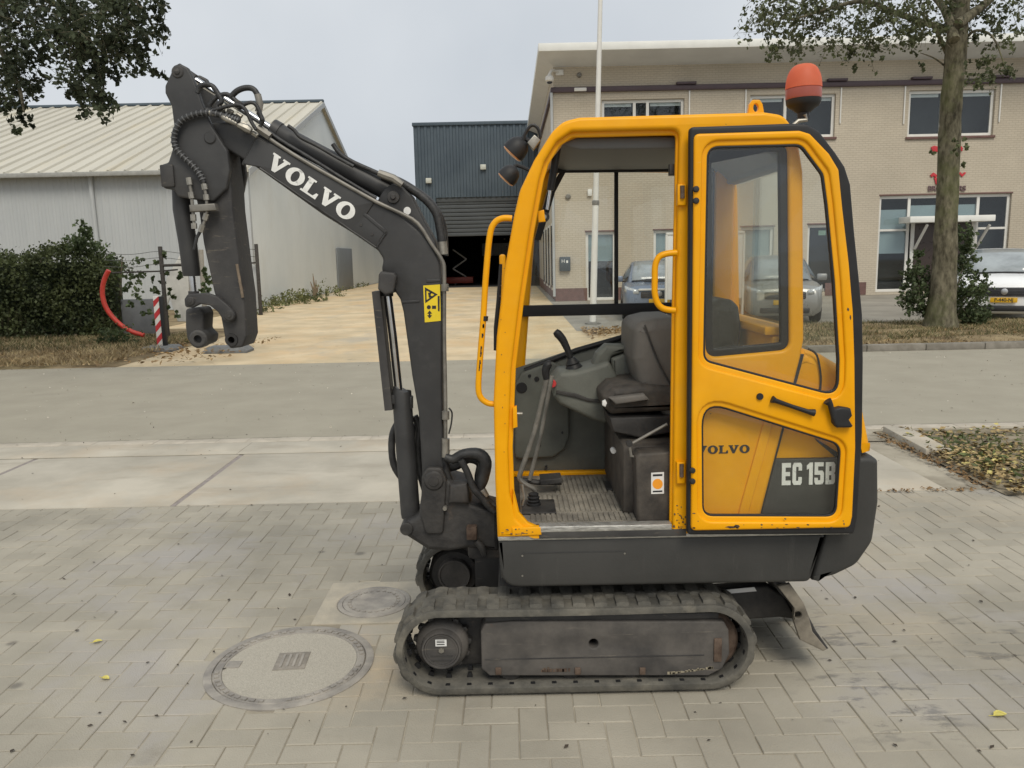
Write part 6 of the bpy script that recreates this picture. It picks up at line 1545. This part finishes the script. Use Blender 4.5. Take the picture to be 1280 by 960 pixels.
for a in ((165, 345, .25, .3, 70), (180, 365, .25, .3, 60), (190, 335, .15, .2, 26), (196, 350, .12, .2, 26), (165, 325, .2, .1, 26), (208, 365, .15, .3, 50), (212, 345, .12, .2, 30), (225, 335, .12, .25, 40), (172, 385, .25, .2, 50), (205, 318, .1, .08, 12), (254, 350, .12, .4, 70), (262, 365, .15, .35, 60), (192, 392, .2, .2, 40), (215, 385, .12, .2, 30)):
    clump(a[0], a[1], yf + .05, a[2], a[3], a[4], 6)
CR = tag(link('creeper', leaf_mesh('creeper', np.concatenate(pts), .10, aspect=.8), LFI), 'thin ivy creeper climbing over the wire fence', 'creeper')
WB = mat('weathered_white_board', (.52, .51, .47), .7, var=.15, scale=3)
yb2 = 19.0
tag(plate('white_panel', PL([(205, 395), (208, 348), (224, 320), (236, 318), (236, 402), (222, 402), (212, 372)], yb2), [], yb2, yb2 + .05, WB, None, .01), 'weathered white board leaning behind the fence and creeper', 'board')
c = P(258, 310, yb2); tag(MB().tube([P(251, 312, yb2), P(257, 410, yb2)], .06, 8).build('timber_post', mat('grey_timber', (.30, .28, .24), .85)), 'slim grey timber post behind the excavator arm', 'post')
tag(MB().box((P(155, 400, 18.9).x, 18.8, 0), (P(200, 400, 18.9).x, 19.0, P(170, 374, 18.9).z), .02).build('low_wall', mat('grey_block', (.14, .145, .15), .85)), 'low dark grey wall panel behind the red pipe', 'wall')
RP = mat('red_pipe_plastic', (.52, .045, .028), .45, var=.12, scale=6)
yr = 17.0
pq = [(136, 338), (131, 348), (128, 362), (130, 378), (138, 393), (152, 407), (166, 415), (180, 419)]
tag(MB().tube([P(a, b, yr) for a, b in pq], .05, 12, 4).build('red_pipe', RP), 'curved red plastic pipe sticking out of the hedge', 'pipe')
# red and white warning beacon on a rubber foot
BEW = mat('beacon_white', (.72, .70, .66), .5, var=.08); BER = mat('beacon_red', (.50, .03, .035), .5, var=.08)
g0 = G(201, 438); yb = g0.y
BN = root('warning_beacon', g0, 'red and white striped warning beacon on a black rubber foot', 'beacon')
a, b = P(191.5, 370, yb), P(199.5, 432, yb)
z0_, z1_ = .09, a.z; xa_, xb_ = a.x, P(199, 372, yb).x
MB().box((xa_ - .004, yb - .02, z0_), (xb_ + .004, yb + .02, z1_), .008).build('blade', BEW, BN)
nb = 4; hh = (z1_ - z0_)
for k in range(-1, nb + 1):
    zz = z0_ + hh * (k + .1) / nb; q = [(xa_, zz), (xb_, zz + .13), (xb_, zz + .13 + hh / nb * .5), (xa_, zz + hh / nb * .5)]
    q = [(x, min(max(z, z0_ + .004), z1_ - .004)) for x, z in q]
    if max(z for x, z in q) - min(z for x, z in q) < .05: continue
    MB().prism(q, yb - .024, yb - .0195).build('red_stripe', BER, BN, smooth=0)
MB().box((xb_ + .005, yb - .05, z0_ - .01), (xb_ + .08, yb + .05, z1_ - .01), .01).build('back_rail', BLK, BN)
RF = mat('recycled_rubber_foot', (.17, .175, .175), .8, var=.2, scale=10)
def foot(c, w, d_, h, parent, m=RF):
    r_ = [[(c.x - w * k, c.y - d_ * k, z), (c.x + w * k, c.y - d_ * k, z), (c.x + w * k, c.y + d_ * k, z), (c.x - w * k, c.y + d_ * k, z)] for k, z in ((1, 0), (1, h * .35), (.8, h), (.3, h))]
    return MB().loft(r_, closed=True).build('rubber_foot', m, parent, smooth=20)
foot(Vector((g0.x + .02, yb, 0)), .32, .30, .10, BN)
q = G(286, 440); f2 = foot(q, .42, .22, .12, None); tag(f2, 'grey rubber foot lying alone on the sand below the excavator arm', 'beacon foot')
